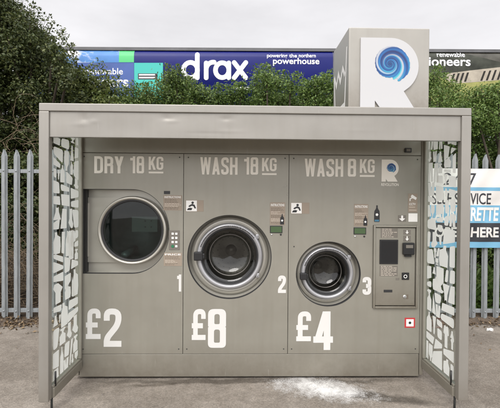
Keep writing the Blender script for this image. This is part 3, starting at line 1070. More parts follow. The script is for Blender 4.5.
tlabel('instruction_label', (380.6, 228.4, 397.4, 237.6), 6)
tlabel('notice_label', (379.4, 265.6, 397.4, 276), 7)
sc_ = tbox('screen', (379.2, 239.6, 397.6, 264), 'black', .006, .002)
x0, x1, z0, z1 = pxbox(380.4, 241, 396.4, 262.8)
MB().rect(x0, x1, z0, z1, TY - .0064).build('screen_glass', 'screen', sc_)
for bx_ in ((403, 229.8, 410.4, 234.4), (403, 235.6, 410.4, 241.4)):
    x0, x1, z0, z1 = pxbox(*bx_)
    mb = MB().bbox(x0, x1, TY - .0015, TY + .0005, z0, z1, .0004, 0, 1)
    arrow(mb, x0 + .012, x1 - .012, z0 + .002, z1 - .002, TY - .002, 1)
    mb.build('arrow_label', ['grey_label', 'label_white'], term)
cr = tbox('card_reader', (401.8, 242.4, 413, 254.4), 'black', .03, .006)
x0, x1, z0, z1 = pxbox(404, 244.5, 411, 247.6)
MB().bbox(x0, x1, TY - .034, TY - .0305, z0, z1, .001).build('reader_bezel', 'grey_label', cr)
x0, x1, z0, z1 = pxbox(404, 254.6, 410.4, 256.6)
MB().bbox(x0, x1, TY - .018, TY + .0005, z0, z1, .002).build('reader_slot', 'black', term)
rs = tbox('contactless_reader', (401.4, 272.4, 408.6, 279.6), 'black', .006, .002)
x0, x1, z0, z1 = pxbox(403, 274.4, 406.6, 278)
MB().plate(circ((x0 + x1) / 2, (z0 + z1) / 2, (x1 - x0) / 2, 20), [circ((x0 + x1) / 2, (z0 + z1) / 2, (x1 - x0) / 3, 20)], TY - .0066, TY - .006).build('reader_mark', 'label_white', rs)
tbox('receipt_slot', (383.4, 289.6, 392, 292.2), 'rubber', .002, .0008)
tbox('small_label', (395.4, 277.6, 399, 280), 'grey_label', .0015, .0004)
c = W(404.3, 296.5)
MB().revolve(c[0], c[1], [(.0005, TY - .006), (.012, TY - .006), (.015, TY - .003), (.015, TY + .0005)], 24).box(c[0] - .0015, c[0] + .0015, TY - .0064, TY - .0058, c[1] - .008, c[1] + .008, 1).build('lock', ['steel', 'black'], term)
tbox('lock_label', (406, 294.4, 408, 298.8), 'tan_dark', .0015, .0004)

# ================================================================== ROOF SIGN
SD = 2.74
sx0, sx1 = W(348.6, 70, SD)[0], W(429.3, 70, SD)[0]
sz1 = W(389, 27.6, SD)[1]
SB = 3.20
sign = empty('roof_sign', ((sx0 + sx1) / 2, (SD + SB) / 2, KTOP - 0.002), 'grey box sign on the kiosk roof with a white letter and a blue swirl', 'sign')
MB().bbox(sx0, sx1, SD, SB, KTOP - 0.0015, sz1, .007, 0, 3).build('sign_box', 'sign_grey', sign)
lz0 = KTOP + .004
mb = MB()
Rb = pxbox(360, 38.5, 417.8, 110, SD)
mb.plate(R_outline(*Rb), [], SD - .012, SD - .0005)
let = mb.build('logo_letter', 'white_sign', sign)
c = W(389.3, 64.6, SD)
swirl(c[0], c[1], 20.5 * SD / F, SD - .0128, let, 60, 300)
# wash-tub outline on the left side (x = sx0, facing -x)
hh = sz1 - KTOP
dp = SB - SD
mb = MB()
tub = [(.90, .80), (.80, .12), (.17, .10), (.08, .62)]
wave = [(.10, .62), (.25, .46), (.38, .60), (.52, .46), (.66, .60), (.80, .48)]
k_ = 0
for path in (tub, wave):
    vs, fs = stroke_quads(path, .065)
    mb.add([(sx0 - .0015 - .0004 * k_, SB - v.x * dp, KTOP + v.y * hh) for v in vs], fs)
    k_ += 1
mb.build('wash_tub_symbol', 'white', sign)

# ================================================================== FENCE
FY = 4.62
fence = empty('palisade_fence', (0, FY, 0), 'galvanised steel palisade fence with pointed pales running behind the kiosk', 'fence')
zr1 = at(15, 171, FY).z
zr0 = at(15, 311, FY).z
ztop = at(15, 149.5, FY).z
pitch = 12.05 * FY / F
MB().bbox(-4.9, 5.3, FY + .018, FY + .058, zr1 - .022, zr1 + .022, .003).build('rail', 'galv', fence)
MB().bbox(-4.9, 5.3, FY + .018, FY + .058, zr0 - .022, zr0 + .022, .003).build('rail', 'galv', fence)


def pale_mesh():
    prof = [(-.036, .010), (-.026, .010), (-.013, -.010), (.013, -.010), (.026, .010), (.036, .010)]
    lv = [(0.02, 1.0), (ztop - .075, 1.0), (ztop - .035, .62), (ztop, .12)]
    mb = MB()
    n = len(prof)
    for off in (0.0, 0.003):
        vs = [(x * k, y + off, z) for z, k in lv for x, y in prof]
        fs = [(j * n + i, j * n + i + 1, (j + 1) * n + i + 1, (j + 1) * n + i) for j in range(len(lv) - 1) for i in range(n - 1)]
        mb.add(vs, fs)
    for z in (zr1, zr0):
        mb.revolve(0, z, [(.0005, -.020), (.008, -.018), (.011, -.0095)], 10)
    return mb.build('pale', 'galv', fence, local=True)


proto = pale_mesh()
px0 = at(4.2, 240, FY).x
first = True
rnd = random.Random(3)
for i in range(-14, 62):
    x = px0 + i * pitch
    if x > 5.25: break
    o = proto if first else proto.copy()
    if not first:
        C.objects.link(o); o.parent = fence
    first = False
    o.location = (x, 0, rnd.uniform(-.008, .008))
    o.rotation_euler = (0, rnd.uniform(-.006, .006), rnd.uniform(-.05, .05))
for x in (-3.62, -0.85, 1.9, 4.67):
    MB().bbox(x - .035, x + .035, FY + .0595, FY + .13, -.05, ztop - .2, .004).build('post', 'galv', fence)

# ================================================================== BANNER
BY = FY - .030
banner = empty('banner', (at(465, 210, BY).x, BY, at(465, 248, BY).z), 'printed vinyl banner advertising a self service launderette, tied to the fence', 'banner')
M['b_white'] = mat('banner_white', (0.60, 0.58, 0.55), 0.45, var=0.03)
M['b_blue'] = mat('banner_blue', (0.13, 0.32, 0.46), 0.45, var=0.03)
M['b_black'] = mat('banner_black', (0.018, 0.02, 0.026), 0.45)
bx0, bx1 = at(426, 210, BY).x, at(506, 210, BY).x


def by(x, z):
    return BY - .012 + .006 * math.sin(x * 11 + z * 5) + .004 * math.sin(x * 23 - z * 17) + .005 * math.sin(z * 13 + x * 3)


ys = [168.6, 187.2, 190.8, 205.2, 222.8, 241.8, 247.6]
bz = [at(465, y, BY).z for y in ys]
mb = MB()
for bi, mi in enumerate((0, 1, 0, 1, 2, 1)):
    nxb, nzb = 90, 8
    vs, fs = [], []
    for j in range(nzb + 1):
        for i in range(nxb + 1):
            x = bx0 + (bx1 - bx0) * i / nxb
            z = bz[bi] + (bz[bi + 1] - bz[bi]) * j / nzb
            vs.append((x, by(x, z), z))
    for j in range(nzb):
        for i in range(nxb):
            k = j * (nxb + 1) + i
            fs.append((k, k + nxb + 1, k + nxb + 2, k + 1))
    mb.add(vs, fs, mi, True)
mb.build('sheet', ['b_white', 'b_blue', 'b_black'], banner)


def btext(s, box, m, bold=.0, shear=0.0):
    t = MB()
    x0, x1, z0, z1 = pxbox(*box, BY)
    text(t, s, x0, x1, z0, z1, 0, bold=bold, shear=shear)
    t.v = [(x, by(x, z) - .0025, z) for x, y, z in t.v]
    t.build('lettering', m, banner)


btext('24/7', (443, 173, 476, 185), 'b_black', .0)
btext('SELF SERVICE', (432, 193, 490.5, 204.2), 'b_black', .01)
btext('LAUNDERETTE', (429.5, 207.2, 498.5, 221), 'b_white', .03, .18)
btext('OPEN HERE', (434, 227, 498.2, 237.2), 'b_white', .03)
for x in (bx0 + .02, bx1 - .02):
    for z in (bz[0] - .02, bz[-1] + .02):
        t = MB().revolve(x, z, [(.014, by(x, z) - .003), (.010, by(x, z) - .0045), (.007, by(x, z) - .003)], 16)
        t.tube([(x, by(x, z) - .004, z), (x + .01, FY - .012, z + .015), (x - .008, FY + .02, z - .01)], .0025, n=5)
        t.build('eyelet', 'steel', banner)

# ================================================================== TRAIN
TYAW = math.radians(-1.3)
TC = Vector((0, 18.1, 0))
TN = Vector((math.sin(TYAW) * -1, math.cos(TYAW), 0))


def tp(px, py):
    d = ray(px, py)
    k = (TC - CAM).dot(TN) / d.dot(TN)
    p = CAM + d * k - TC
    return (p.x * math.cos(TYAW) + p.y * math.sin(TYAW), p.z)      # along-track, height


TOPZ = tp(200, 47.6)[1]
BODZ = TOPZ - 3.05
RAIL = TOPZ - 4.15
M['navy'] = mat('navy_livery', (0.008, 0.012, 0.125), 0.35, var=0.08, vscale=1.2, spec=.2)
M['midblue'] = mat('mid_blue_livery', (0.03, 0.075, 0.27), 0.35, var=0.2, vscale=0.5)
M['skyblue'] = mat('sky_blue_livery', (0.13, 0.33, 0.70), 0.35, var=0.25, vscale=0.5)
M['cloud'] = mat('cloud_print', (0.72, 0.72, 0.74), 0.4, var=0.15, vscale=2)
def sky_print():
    m = mat('sky_blue_livery', (0.075, 0.20, 0.46), 0.35, var=0.2, vscale=.5, spec=.2)
    nt = m.node_tree; b = nt.nodes['Principled BSDF']
    tc = N(nt, 'ShaderNodeTexCoord'); mp = N(nt, 'ShaderNodeMapping'); mp.inputs['Scale'].default_value = (.75, 1, 1.5); mp.inputs['Location'].default_value = (.9, 0, .2)
    nt.links.new(tc.outputs['Object'], mp.inputs['Vector'])
    n = N(nt, 'ShaderNodeTexNoise'); n.inputs['Scale'].default_value = 1.0; n.inputs['Detail'].default_value = 9; n.inputs['Roughness'].default_value = .55
    nt.links.new(mp.outputs['Vector'], n.inputs['Vector'])
    mr = N(nt, 'ShaderNodeMapRange'); mr.inputs['From Min'].default_value = .50; mr.inputs['From Max'].default_value = .60
    nt.links.new(n.outputs['Fac'], mr.inputs['Value'])
    mx = N(nt, 'ShaderNodeMix', data_type='RGBA'); mx.inputs['B'].default_value = (.62, .61, .62, 1)
    old = b.inputs['Base Color'].links[0].from_socket
    nt.links.new(mr.outputs['Result'], mx.inputs['Factor']); nt.links.new(old, mx.inputs['A'])
    nt.links.new(mx.outputs['Result'], b.inputs['Base Color'])
    return m


M['skyblue'] = sky_print()
M['lime'] = mat('green_livery', (0.09, 0.46, 0.17), 0.35, spec=.2)
M['teal'] = mat('turquoise_livery', (0.06, 0.42, 0.37), 0.35, spec=.2)
M['moor'] = mat('moor_print', (0.075, 0.072, 0.062), 0.45, var=0.6, vscale=0.9, spec=.15)
M['concrete_print'] = mat('dam_print', (0.36, 0.32, 0.26), 0.45, var=0.2, vscale=2, spec=.15)
M['dam_shade'] = mat('dam_opening_print', (0.03, 0.028, 0.025), 0.5, spec=.1)
M['meadow'] = mat('meadow_print', (0.24, 0.24, 0.06), 0.4, var=0.35, vscale=1.5)
M['white_p'] = mat('white_livery_lettering', (0.68, 0.68, 0.70), 0.4)
M['wagon_grey'] = mat('wagon_roof_grey', (0.09, 0.09, 0.095), 0.55, var=0.3, vscale=1)
M['wagon_end'] = mat('wagon_end_grey', (0.32, 0.32, 0.33), 0.5, var=0.2, vscale=1)


def wagon(xa, xb, label, base):
    cx = (xa + xb) / 2
    r = empty('freight_wagon', TC + Vector((cx * math.cos(TYAW), cx * math.sin(TYAW), RAIL)), label, 'train wagon', 'train wagons above the hedge', TYAW)
    L = (xb - xa) / 2
    z0, z1 = BODZ - RAIL, TOPZ - RAIL
    # body with curved-in cantrail
    prof = [(0, z0), (0, z1 - .42), (.03, z1 - .25), (.12, z1 - .12)]
    full = prof + [(.22, z1 - .05)] + [(2.7 - .22, z1 - .05)] + [(2.7 - y, z) for y, z in prof[::-1]]
    n = len(full)
    mb = MB()
    mb.add([(x, y, z) for x in (-L, L) for y, z in full], [(i, n + i, n + (i + 1) % n, (i + 1) % n) for i in range(n)], 0, True)
    mb.add([(-L, y, z) for y, z in full], [list(range(n))], 1)
    mb.add([(L, y, z) for y, z in full], [list(range(n))[::-1]], 1)
    mb.build('body', [base, 'wagon_end'], r, True)
    MB().box(-L - .05, L + .05, .10, 2.6, z1 - .045, z1 + .02).box(-L - .02, L + .02, .06, .10, z1 - .11, z1 + .03).build('roof', 'wagon_grey', r, True)
    MB().box(-L + .1, L - .1, .3, 2.4, z0 - .4, z0 - .002).build('underframe', 'wagon_grey', r, True)
    for bxx in (-L + 2.2, L - 2.2):
        MB().box(bxx - 1.5, bxx + 1.5, .35, .5, .35, .7).box(bxx - 1.5, bxx + 1.5, 2.2, 2.35, .35, .7).box(bxx - .3, bxx + .3, .4, 2.3, .45, .72).build('bogie', 'wagon_grey', r, True)
        for dx in (-1, 1):
            w = MB()
            for yy in (.6, 2.0):
                w.revolve(bxx + dx, .46, [(.001, yy), (.42, yy), (.46, yy + .04), (.46, yy + .12), (.001, yy + .13)], 28)
            w.tube([(bxx + dx, .6, .46), (bxx + dx, 2.1, .46)], .07, n=8)
            w.build('wheelset', 'wagon_grey', r, True)
    return r, cx


def body_y(z):
    pr = [(0, BODZ - RAIL), (0, TOPZ - RAIL - .42), (.03, TOPZ - RAIL - .25), (.12, TOPZ - RAIL - .12), (.22, TOPZ - RAIL - .05)]
    for (y0, a), (y1, b) in zip(pr, pr[1:]):
        if z <= b:
            return y0 + (y1 - y0) * (z - a) / (b - a) if z > a else y0
    return .22


def wpanel(r, cx, name, pts, m, layer, n=6):
    """printed area given by photo corners, laid on the wagon side"""
    P = [(tp(*p)[0] - cx, tp(*p)[1] - RAIL) for p in pts]
    tr = tessellate_polygon([[Vector((a, b, 0)) for a, b in P]])
    bm = bmesh.new()
    vv = [bm.verts.new((a, 0, b)) for a, b in P]
    for t in tr:
        try: bm.faces.new([vv[i] for i in t])
        except ValueError: pass
    for zc in (TOPZ - RAIL - .42, TOPZ - RAIL - .25, TOPZ - RAIL - .12):
        bmesh.ops.bisect_plane(bm, geom=bm.verts[:] + bm.edges[:] + bm.faces[:], plane_co=(0, 0, zc), plane_no=(0, 0, 1))
    bm.verts.index_update()
    mb = MB().add([(v.co.x, body_y(v.co.z) - .004 * layer, v.co.z) for v in bm.verts], [[v.index for v in f.verts] for f in bm.faces], 0, True)
    bm.free()
    return mb.build(name, m, r, True)


def wtext(r, cx, s, box, m, layer, bold=.0, name='lettering'):
    x0, y0, x1, y1 = box
    t = MB()
    text(t, s, tp(x0, y0)[0] - cx, tp(x1, y0)[0] - cx, tp((x0 + x1) / 2, y1)[1] - RAIL, tp((x0 + x1) / 2, y0)[1] - RAIL, 0, bold=bold)
    bm = bmesh.new()
    vv = [bm.verts.new((x, 0, z)) for x, y, z in t.v]
    for f in t.f:
        try: bm.faces.new([vv[i] for i in f])
        except ValueError: pass
    bmesh.ops.triangulate(bm, faces=bm.faces[:])
    for zc in (TOPZ - RAIL - .42, TOPZ - RAIL - .25, TOPZ - RAIL - .12):
        bmesh.ops.bisect_plane(bm, geom=bm.verts[:] + bm.edges[:] + bm.faces[:], plane_co=(0, 0, zc), plane_no=(0, 0, 1))
    bm.verts.index_update()
    t = MB().add([(v.co.x, body_y(v.co.z) - .004 * layer, v.co.z) for v in bm.verts], [[v.index for v in f.verts] for f in bm.faces])
    bm.free()
    return t.build(name, m, r, True)


w1, c1 = wagon(tp(22, 60)[0], tp(386, 60)[0], 'navy blue freight train wagon with large white lettering above the hedge, behind the kiosk', 'navy')
wpanel(w1, c1, 'sky_print', [(24, 63), (134, 62.4), (134, 47.6), (24, 47.6)], 'skyblue', 1)
wpanel(w1, c1, 'blue_print', [(24, 105), (134, 104), (134, 62.6), (24, 63.2)], 'midblue', 1)
wpanel(w1, c1, 'green_square', [(119, 62.2), (134, 62.2), (134, 49.6), (119, 49.6)], 'lime', 2)
wpanel(w1, c1, 'turquoise_square', [(134.2, 100), (163, 100), (163, 62.8), (134.2, 62.8)], 'teal', 1)
wpanel(w1, c1, 'small_sign', [(138, 79.4), (157.5, 79.4), (157.5, 73.4), (138, 73.4)], 'b_black', 2)
for yy in (74.8, 77.6):
    wpanel(w1, c1, 'small_sign_print', [(139, yy + .7), (155, yy + .7), (155, yy - .7), (139, yy - .7)], 'white_p', 3)
wtext(w1, c1, 'renewable', (85, 68, 123, 74.4), 'white_p', 3, .01)
wtext(w1, c1, 'pioneers', (73, 76.8, 128.5, 90), 'white_p', 3, .02)
for s_, bx_ in (('powering', (267, 53.6, 287.4, 58.6)), ('the', (289.2, 53.5, 297, 57.5)), ('northern', (298.8, 53.4, 315.8, 57.4))):
    wtext(w1, c1, s_, bx_, 'white_p', 2, .015)
wtext(w1, c1, 'powerhouse', (273, 57.8, 319.4, 66), 'white_p', 2, .02)
wpanel(w1, c1, 'data_plate', [(308, 84.5), (321, 84.5), (321, 80.5), (308, 80.5)], 'white_p', 2)
wpanel(w1, c1, 'data_plate', [(236, 90.5), (249, 90.5), (249, 87), (236, 87)], 'white_p', 2)
for xx in (66, 333):
    wpanel(w1, c1, 'body_rib', [(xx, 104), (xx + .5, 104), (xx + .5, 49), (xx, 49)], 'wagon_grey', 4)
# big rounded lettering
mb = MB()
sc = 1.0
def wp(px, py): return Vector((tp(px, py)[0] - c1, tp(px, py)[1] - RAIL))
th = (tp(4.6, 60)[0] - tp(0, 60)[0])
paths = []
def el(cx, cy, rx, ry, a0=0, a1=360, n=28):
    return [(cx + rx * math.cos(math.radians(a0 + (a1 - a0) * i / n)), cy - ry * math.sin(math.radians(a0 + (a1 - a0) * i / n))) for i in range(n + 1)]
paths.append(el(190.5, 70.0, 7.0, 7.6))                              # d bowl
paths.append([(197.3, 54.5), (197.3, 77.8)])                         # d stem
paths.append([(206.2, 63.0), (206.2, 77.8)])                         # r stem
paths.append(el(213.2, 69.6, 7.0, 7.4, 180, 82, 12))                 # r shoulder
paths.append(el(222.2, 70.2, 6.7, 7.4))                              # a bowl
paths.append([(228.8, 63.0), (228.8, 77.8)])                         # a stem
paths.append([(234.2, 62.6), (245.8, 77.8)])                         # x
paths.append([(245.8, 62.6), (234.2, 77.8)])
for k, p in enumerate(paths):
    if len(p) == 2:
        p = [(p[0][0] + (p[1][0] - p[0][0]) * i / 12, p[0][1] + (p[1][1] - p[0][1]) * i / 12) for i in range(13)]
    P0 = [wp(*q) for q in p]
    vs, fs = stroke_quads(P0, th)
    lay = 2 + k * .35
    mb.add([(v.x, body_y(v.y) - .004 * lay, v.y) for v in vs], fs)
    for q in (P0[0], P0[-1]):
        mb.add([(q.x + th / 2 * math.cos(a), body_y(q.y) - .004 * (lay + .15), q.y + th / 2 * math.sin(a)) for a in [2 * PI * i / 20 for i in range(20)]], [list(range(20))])
mb.build('large_lettering', 'white_p', w1, True)

w2, c2 = wagon(tp(392, 60)[0], tp(756, 60)[0], 'freight train wagon printed with a moor and concrete dam picture, right of the roof sign', 'moor')
moor2 = mat('far_moor_print', (0.045, 0.048, 0.038), 0.45, var=0.6, vscale=1.0, spec=.15); M['moor2'] = moor2
wpanel(w2, c2, 'hill_print', [(394, 80), (520, 78), (520, 58), (500, 62), (480, 57), (462, 52), (440, 50), (394, 56)], 'moor2', 1)
wpanel(w2, c2, 'meadow_print', [(394, 104), (560, 104), (560, 78), (500, 79), (470, 82), (455, 84), (440, 77), (420, 72), (394, 70)], 'meadow', 2)
wpanel(w2, c2, 'dam_print', [(446, 73.6), (470, 70.5), (505, 66.6), (560, 62), (560, 79), (500, 80), (470, 82.5), (452, 83.6), (446, 79)], 'concrete_print', 3)
for i, x in enumerate((450, 454.6, 459.2, 463.8, 480, 485.5, 491, 496.5)):
    b = (3.0 if x < 470 else 3.6)
    wpanel(w2, c2, 'dam_opening_print', [(x, 82.6 - (x - 450) * .06), (x + 2.1, 82.6 - (x - 450) * .06), (x + 2.1 + b, 73.6 - (x - 450) * .09), (x + b, 73.8 - (x - 450) * .09)], 'dam_shade', 4)
wtext(w2, c2, 'renewable', (437, 51.4, 465, 57), 'white_p', 5, .01)
wtext(w2, c2, 'pioneers', (421.5, 57.4, 470.4, 68.8), 'white_p', 5, .02)

# ================================================================== GROUND
def ground_mat():
    m, nt, b = new_mat('worn_tarmac')
    tc = N(nt, 'ShaderNodeTexCoord')
    src = tc.outputs['Object']
    def noise(sc, det=4, rg=.6):
        n = N(nt, 'ShaderNodeTexNoise'); n.inputs['Scale'].default_value = sc; n.inputs['Detail'].default_value = det; n.inputs['Roughness'].default_value = rg
        nt.links.new(src, n.inputs['Vector']); return n.outputs['Fac']
    def ramp(fac, a, c0, d, c1):
        r = N(nt, 'ShaderNodeValToRGB'); r.color_ramp.elements[0].position = a; r.color_ramp.elements[1].position = d
        r.color_ramp.elements[0].color = (*c0, 1); r.color_ramp.elements[1].color = (*c1, 1)
        nt.links.new(fac, r.inputs['Fac']); return r.outputs['Color']
    def mul(x, y, f=1.0):
        mx = N(nt, 'ShaderNodeMix', data_type='RGBA', blend_type='MULTIPLY'); mx.inputs['Factor'].default_value = f
        nt.links.new(x, mx.inputs['A']); nt.links.new(y, mx.inputs['B']); return mx.outputs['Result']
    base = ramp(noise(1.3, 8, .7), .32, (.175, .156, .134), .68, (.275, .247, .214))
    v = N(nt, 'ShaderNodeTexVoronoi'); v.inputs['Scale'].default_value = 130; nt.links.new(src, v.inputs['Vector'])
    stones = N(nt, 'ShaderNodeSeparateColor'); nt.links.new(v.outputs['Color'], stones.inputs['Color'])
    sp = ramp(stones.outputs['Red'], .0, (.72, .715, .71), 1.0, (1.24, 1.22, 1.2))
    col = mul(base, sp, .8)
    col = mul(col, ramp(noise(9, 8, .75), .35, (.72, .70, .68), .62, (1.08, 1.08, 1.08)), .8)
    col = mul(col, ramp(noise(.45, 6, .6), .40, (.70, .68, .66), .56, (1.03, 1.03, 1.03)), .8)
    # wet drain stain running away from the right kick plate, and a darker line along the foot of the kiosk
    def stain(x0, y0, x1, y1, wid):
        sep = N(nt, 'ShaderNodeMapping'); sep.vector_type = 'TEXTURE'
        L = math.hypot(x1 - x0, y1 - y0)
        sep.inputs['Location'].default_value = ((x0 + x1) / 2, (y0 + y1) / 2, 0)
        sep.inputs['Rotation'].default_value = (0, 0, math.atan2(y1 - y0, x1 - x0))
        sep.inputs['Scale'].default_value = (L / 2, wid, 1)
        nn = N(nt, 'ShaderNodeTexNoise'); nn.inputs['Scale'].default_value = 5; nn.inputs['Detail'].default_value = 6
        nt.links.new(src, nn.inputs['Vector'])
        mm = N(nt, 'ShaderNodeVectorMath', operation='MULTIPLY_ADD')
        mm.inputs[1].default_value = (.14, .14, 0)
        nt.links.new(nn.outputs['Color'], mm.inputs[0]); nt.links.new(src, mm.inputs[2])
        nt.links.new(mm.outputs['Vector'], sep.inputs['Vector'])
        ln = N(nt, 'ShaderNodeVectorMath', operation='LENGTH'); nt.links.new(sep.outputs['Vector'], ln.inputs[0])
        mr = N(nt, 'ShaderNodeMapRange'); mr.inputs['From Min'].default_value = .55; mr.inputs['From Max'].default_value = 1.05
        mr.inputs['To Min'].default_value = 1; mr.inputs['To Max'].default_value = 0
        nt.links.new(ln.outputs['Value'], mr.inputs['Value'])
        return mr.outputs['Result']
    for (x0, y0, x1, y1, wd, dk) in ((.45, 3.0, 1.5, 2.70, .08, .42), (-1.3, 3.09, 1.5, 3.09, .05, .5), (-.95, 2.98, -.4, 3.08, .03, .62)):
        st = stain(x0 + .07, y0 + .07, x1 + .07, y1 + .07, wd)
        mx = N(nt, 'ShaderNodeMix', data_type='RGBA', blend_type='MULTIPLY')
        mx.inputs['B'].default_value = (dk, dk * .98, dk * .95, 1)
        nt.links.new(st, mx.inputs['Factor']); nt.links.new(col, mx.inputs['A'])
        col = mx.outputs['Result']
    nt.links.new(col, b.inputs['Base Color'])
    b.inputs['Roughness'].default_value = .9
    b.inputs['Specular IOR Level'].default_value = .25
    bp = N(nt, 'ShaderNodeBump'); bp.inputs['Strength'].default_value = .4; bp.inputs['Distance'].default_value = .005
    nt.links.new(v.outputs['Distance'], bp.inputs['Height'])
    nt.links.new(bp.outputs['Normal'], b.inputs['Normal'])
    return m


M['tarmac'] = ground_mat()
M['soil'] = mat('soil', (0.075, 0.055, 0.038), .95, var=.5, vscale=9, bump=.9, bscale=35)
M['bank'] = mat('bank_grass', (0.035, 0.05, 0.018), .95, var=.5, vscale=3, bump=.5, bscale=20)
tag(MB().add([(-300, -300, 0), (300, -300, 0), (300, 400, 0), (-300, 400, 0)], [(0, 1, 2, 3)]).build('ground', 'tarmac'), 'worn grey brown tarmac yard in front of and around the kiosk', 'ground', kind='structure')
# soil verge under the fence, uneven edge
vs, fs = [], []
rnd = random.Random(5)
nv = 160
for i in range(nv + 1):
    x = -14 + 28 * i / nv
    e0 = 4.46 + .05 * math.sin(x * 5) + rnd.uniform(-.04, .04)
    for j, (y, z) in enumerate(((e0, .002), (4.62, .03), (4.85, .06), (6, .12), (8.5, .4))):
        vs.append((x, y, z + (rnd.uniform(-.012, .02) if j else 0)))
for i in range(nv):
    for j in range(4):
        k = i * 5 + j
        fs.append((k, k + 5, k + 6, k + 1))
tag(MB().add(vs, fs, 0, True).build('verge', 'soil'), 'strip of brown soil along the foot of the fence', 'verge', kind='structure')
vs, fs = [], []
prof = [(8.4, .35), (11, 1.9), (14, 3.3), (16.2, RAIL - .35), (22, RAIL - .35), (26, RAIL - 1.5), (40, .5)]
for i in range(61):
    x = -90 + 3 * i
    for y, z in prof:
        vs.append((x, y, z))
for i in range(60):
    for j in range(len(prof) - 1):
        k = i * len(prof) + j
        fs.append((k, k + len(prof), k + len(prof) + 1, k + 1))
tag(MB().add(vs, fs, 0, True).build('embankment', 'bank'), 'grassy railway embankment hidden behind the hedge', 'embankment', kind='structure')
tr_ = empty('railway_track', (0, 18.1 + .6, RAIL), 'steel railway track carrying the train on the embankment', 'railway track', None, TYAW)
for yy in (.05, 1.45):
    MB().box(-45, 45, yy - .035, yy + .035, -.14, 0).build('rail', 'galv', tr_, True)
MB().box(-45, 45, -.7, 2.2, -.40, -.145).build('ballast', 'soil', tr_, True)

# ================================================================== FOLIAGE
M['leaf_dark'] = leaf_mat('dark_leaf', (0.030, 0.046, 0.014), (0.061, 0.081, 0.024), (0.128, 0.142, 0.046), .2)
M['leaf_olive'] = leaf_mat('olive_leaf', (0.054, 0.080, 0.019), (0.109, 0.144, 0.035), (0.200, 0.224, 0.064), .25)
M['leaf_green'] = leaf_mat('green_leaf', (0.057, 0.105, 0.021), (0.114, 0.182, 0.039), (0.212, 0.290, 0.082), .28)
M['leaf_mid'] = leaf_mat('mid_green_leaf', (0.048, 0.088, 0.019), (0.099, 0.157, 0.035), (0.184, 0.240, 0.064), .25)
M['leaf_dry'] = leaf_mat('dry_leaf', (.07, .045, .025), (.15, .10, .055), (.26, .19, .11), .1)
M['blade'] = leaf_mat('grass_blade', (.04, .085, .012), (.085, .15, .03), (.16, .22, .06), .3)


def leaf_obj(name, pos, nrm, size, m, parent=None, aspect=.5):
    n = len(pos)
    ax = RNG.normal(size=(n, 3))
    ax -= nrm * np.sum(ax * nrm, 1, keepdims=True)
    ax /= np.linalg.norm(ax, axis=1, keepdims=True) + 1e-9
    bx = np.cross(nrm, ax)
    s = size[:, None]
    fold = nrm * s * .12
    v = np.empty((n, 4, 3), np.float32)
    v[:, 0] = pos - ax * s * .5
    v[:, 1] = pos + bx * s * aspect * .5 + fold
    v[:, 2] = pos + ax * s * .55 - fold * .6
    v[:, 3] = pos - bx * s * aspect * .5 + fold
    off = np.array((0, 0, 0), np.float32)
    if parent is not None:
        p = parent
        while p:
            off = off + np.array(p.location, np.float32); p = p.parent
    v = v.reshape(-1, 3) - off
    me = bpy.data.meshes.new(name)
    me.vertices.add(n * 4); me.loops.add(n * 4); me.polygons.add(n)
    me.vertices.foreach_set('co', v.ravel())
    me.loops.foreach_set('vertex_index', np.arange(n * 4, dtype=np.int32))
    me.polygons.foreach_set('loop_start', np.arange(0, n * 4, 4, dtype=np.int32))
    me.update(calc_edges=True)
    me.materials.append(M[m])
    o = bpy.data.objects.new(name, me)
    C.objects.link(o)
    if parent is not None: o.parent = parent
    return o


def clump_leaves(clumps, dens, size):
    P_, N_ = [], []
    for x, y, z, r in clumps:
        n = int(dens * 13 * r * r)
        d = RNG.normal(size=(n, 3)); d /= np.linalg.norm(d, axis=1, keepdims=True)
        # lumpy radius so that the outline is ragged
        lump = 1 + .22 * np.sin(d[:, 0] * 7 + x * 9) * np.sin(d[:, 2] * 6 + z * 5) + .12 * np.sin(d[:, 1] * 13 + d[:, 0] * 11)
        keep = np.sin(d[:, 0] * 9 + y * 20) * np.sin(d[:, 2] * 8 + x * 17) * np.sin(d[:, 1] * 8 + z * 13) < .30 + .25 * RNG.random(n)
        d = d[keep]; lump = lump[keep]; n = len(d)
        rad = r * lump * (RNG.random(n) ** .45) * 1.05 * (1 + .12 * RNG.normal(size=n) * (RNG.random(n) < .25))
        p = np.array((x, y, z)) + d * rad[:, None] * np.array((1, 1, .92))
        nn = d * .7 + np.array((0, -.1, .45)) + RNG.normal(size=(n, 3)) * .55
        nn /= np.linalg.norm(nn, axis=1, keepdims=True)
        P_.append(p); N_.append(nn)
    P_ = np.concatenate(P_); N_ = np.concatenate(N_)
    k = P_[:, 2] > .03
    P_, N_ = P_[k], N_[k]
    return P_, N_, size * .84 * (.6 + .8 * RNG.random(len(P_)))


def sprigs(tips, n_each, size):
    """upright leafy shoots: tips = (x, y, z_base, z_top, lean)"""
    P_, N_ = [], []
    for x, y, z0, z1, le in tips:
        t = RNG.random(n_each)
        w = .10 * (1 - t) + .02
        p = np.stack([x + le * t + RNG.normal(size=n_each) * w, y + RNG.normal(size=n_each) * w, z0 + (z1 - z0) * t], 1)
        nn = RNG.normal(size=(n_each, 3)); nn[:, 2] += .5
        nn /= np.linalg.norm(nn, axis=1, keepdims=True)
        P_.append(p); N_.append(nn)
    P_ = np.concatenate(P_); N_ = np.concatenate(N_)
    return P_, N_, size * (.5 + .7 * RNG.random(len(P_)))


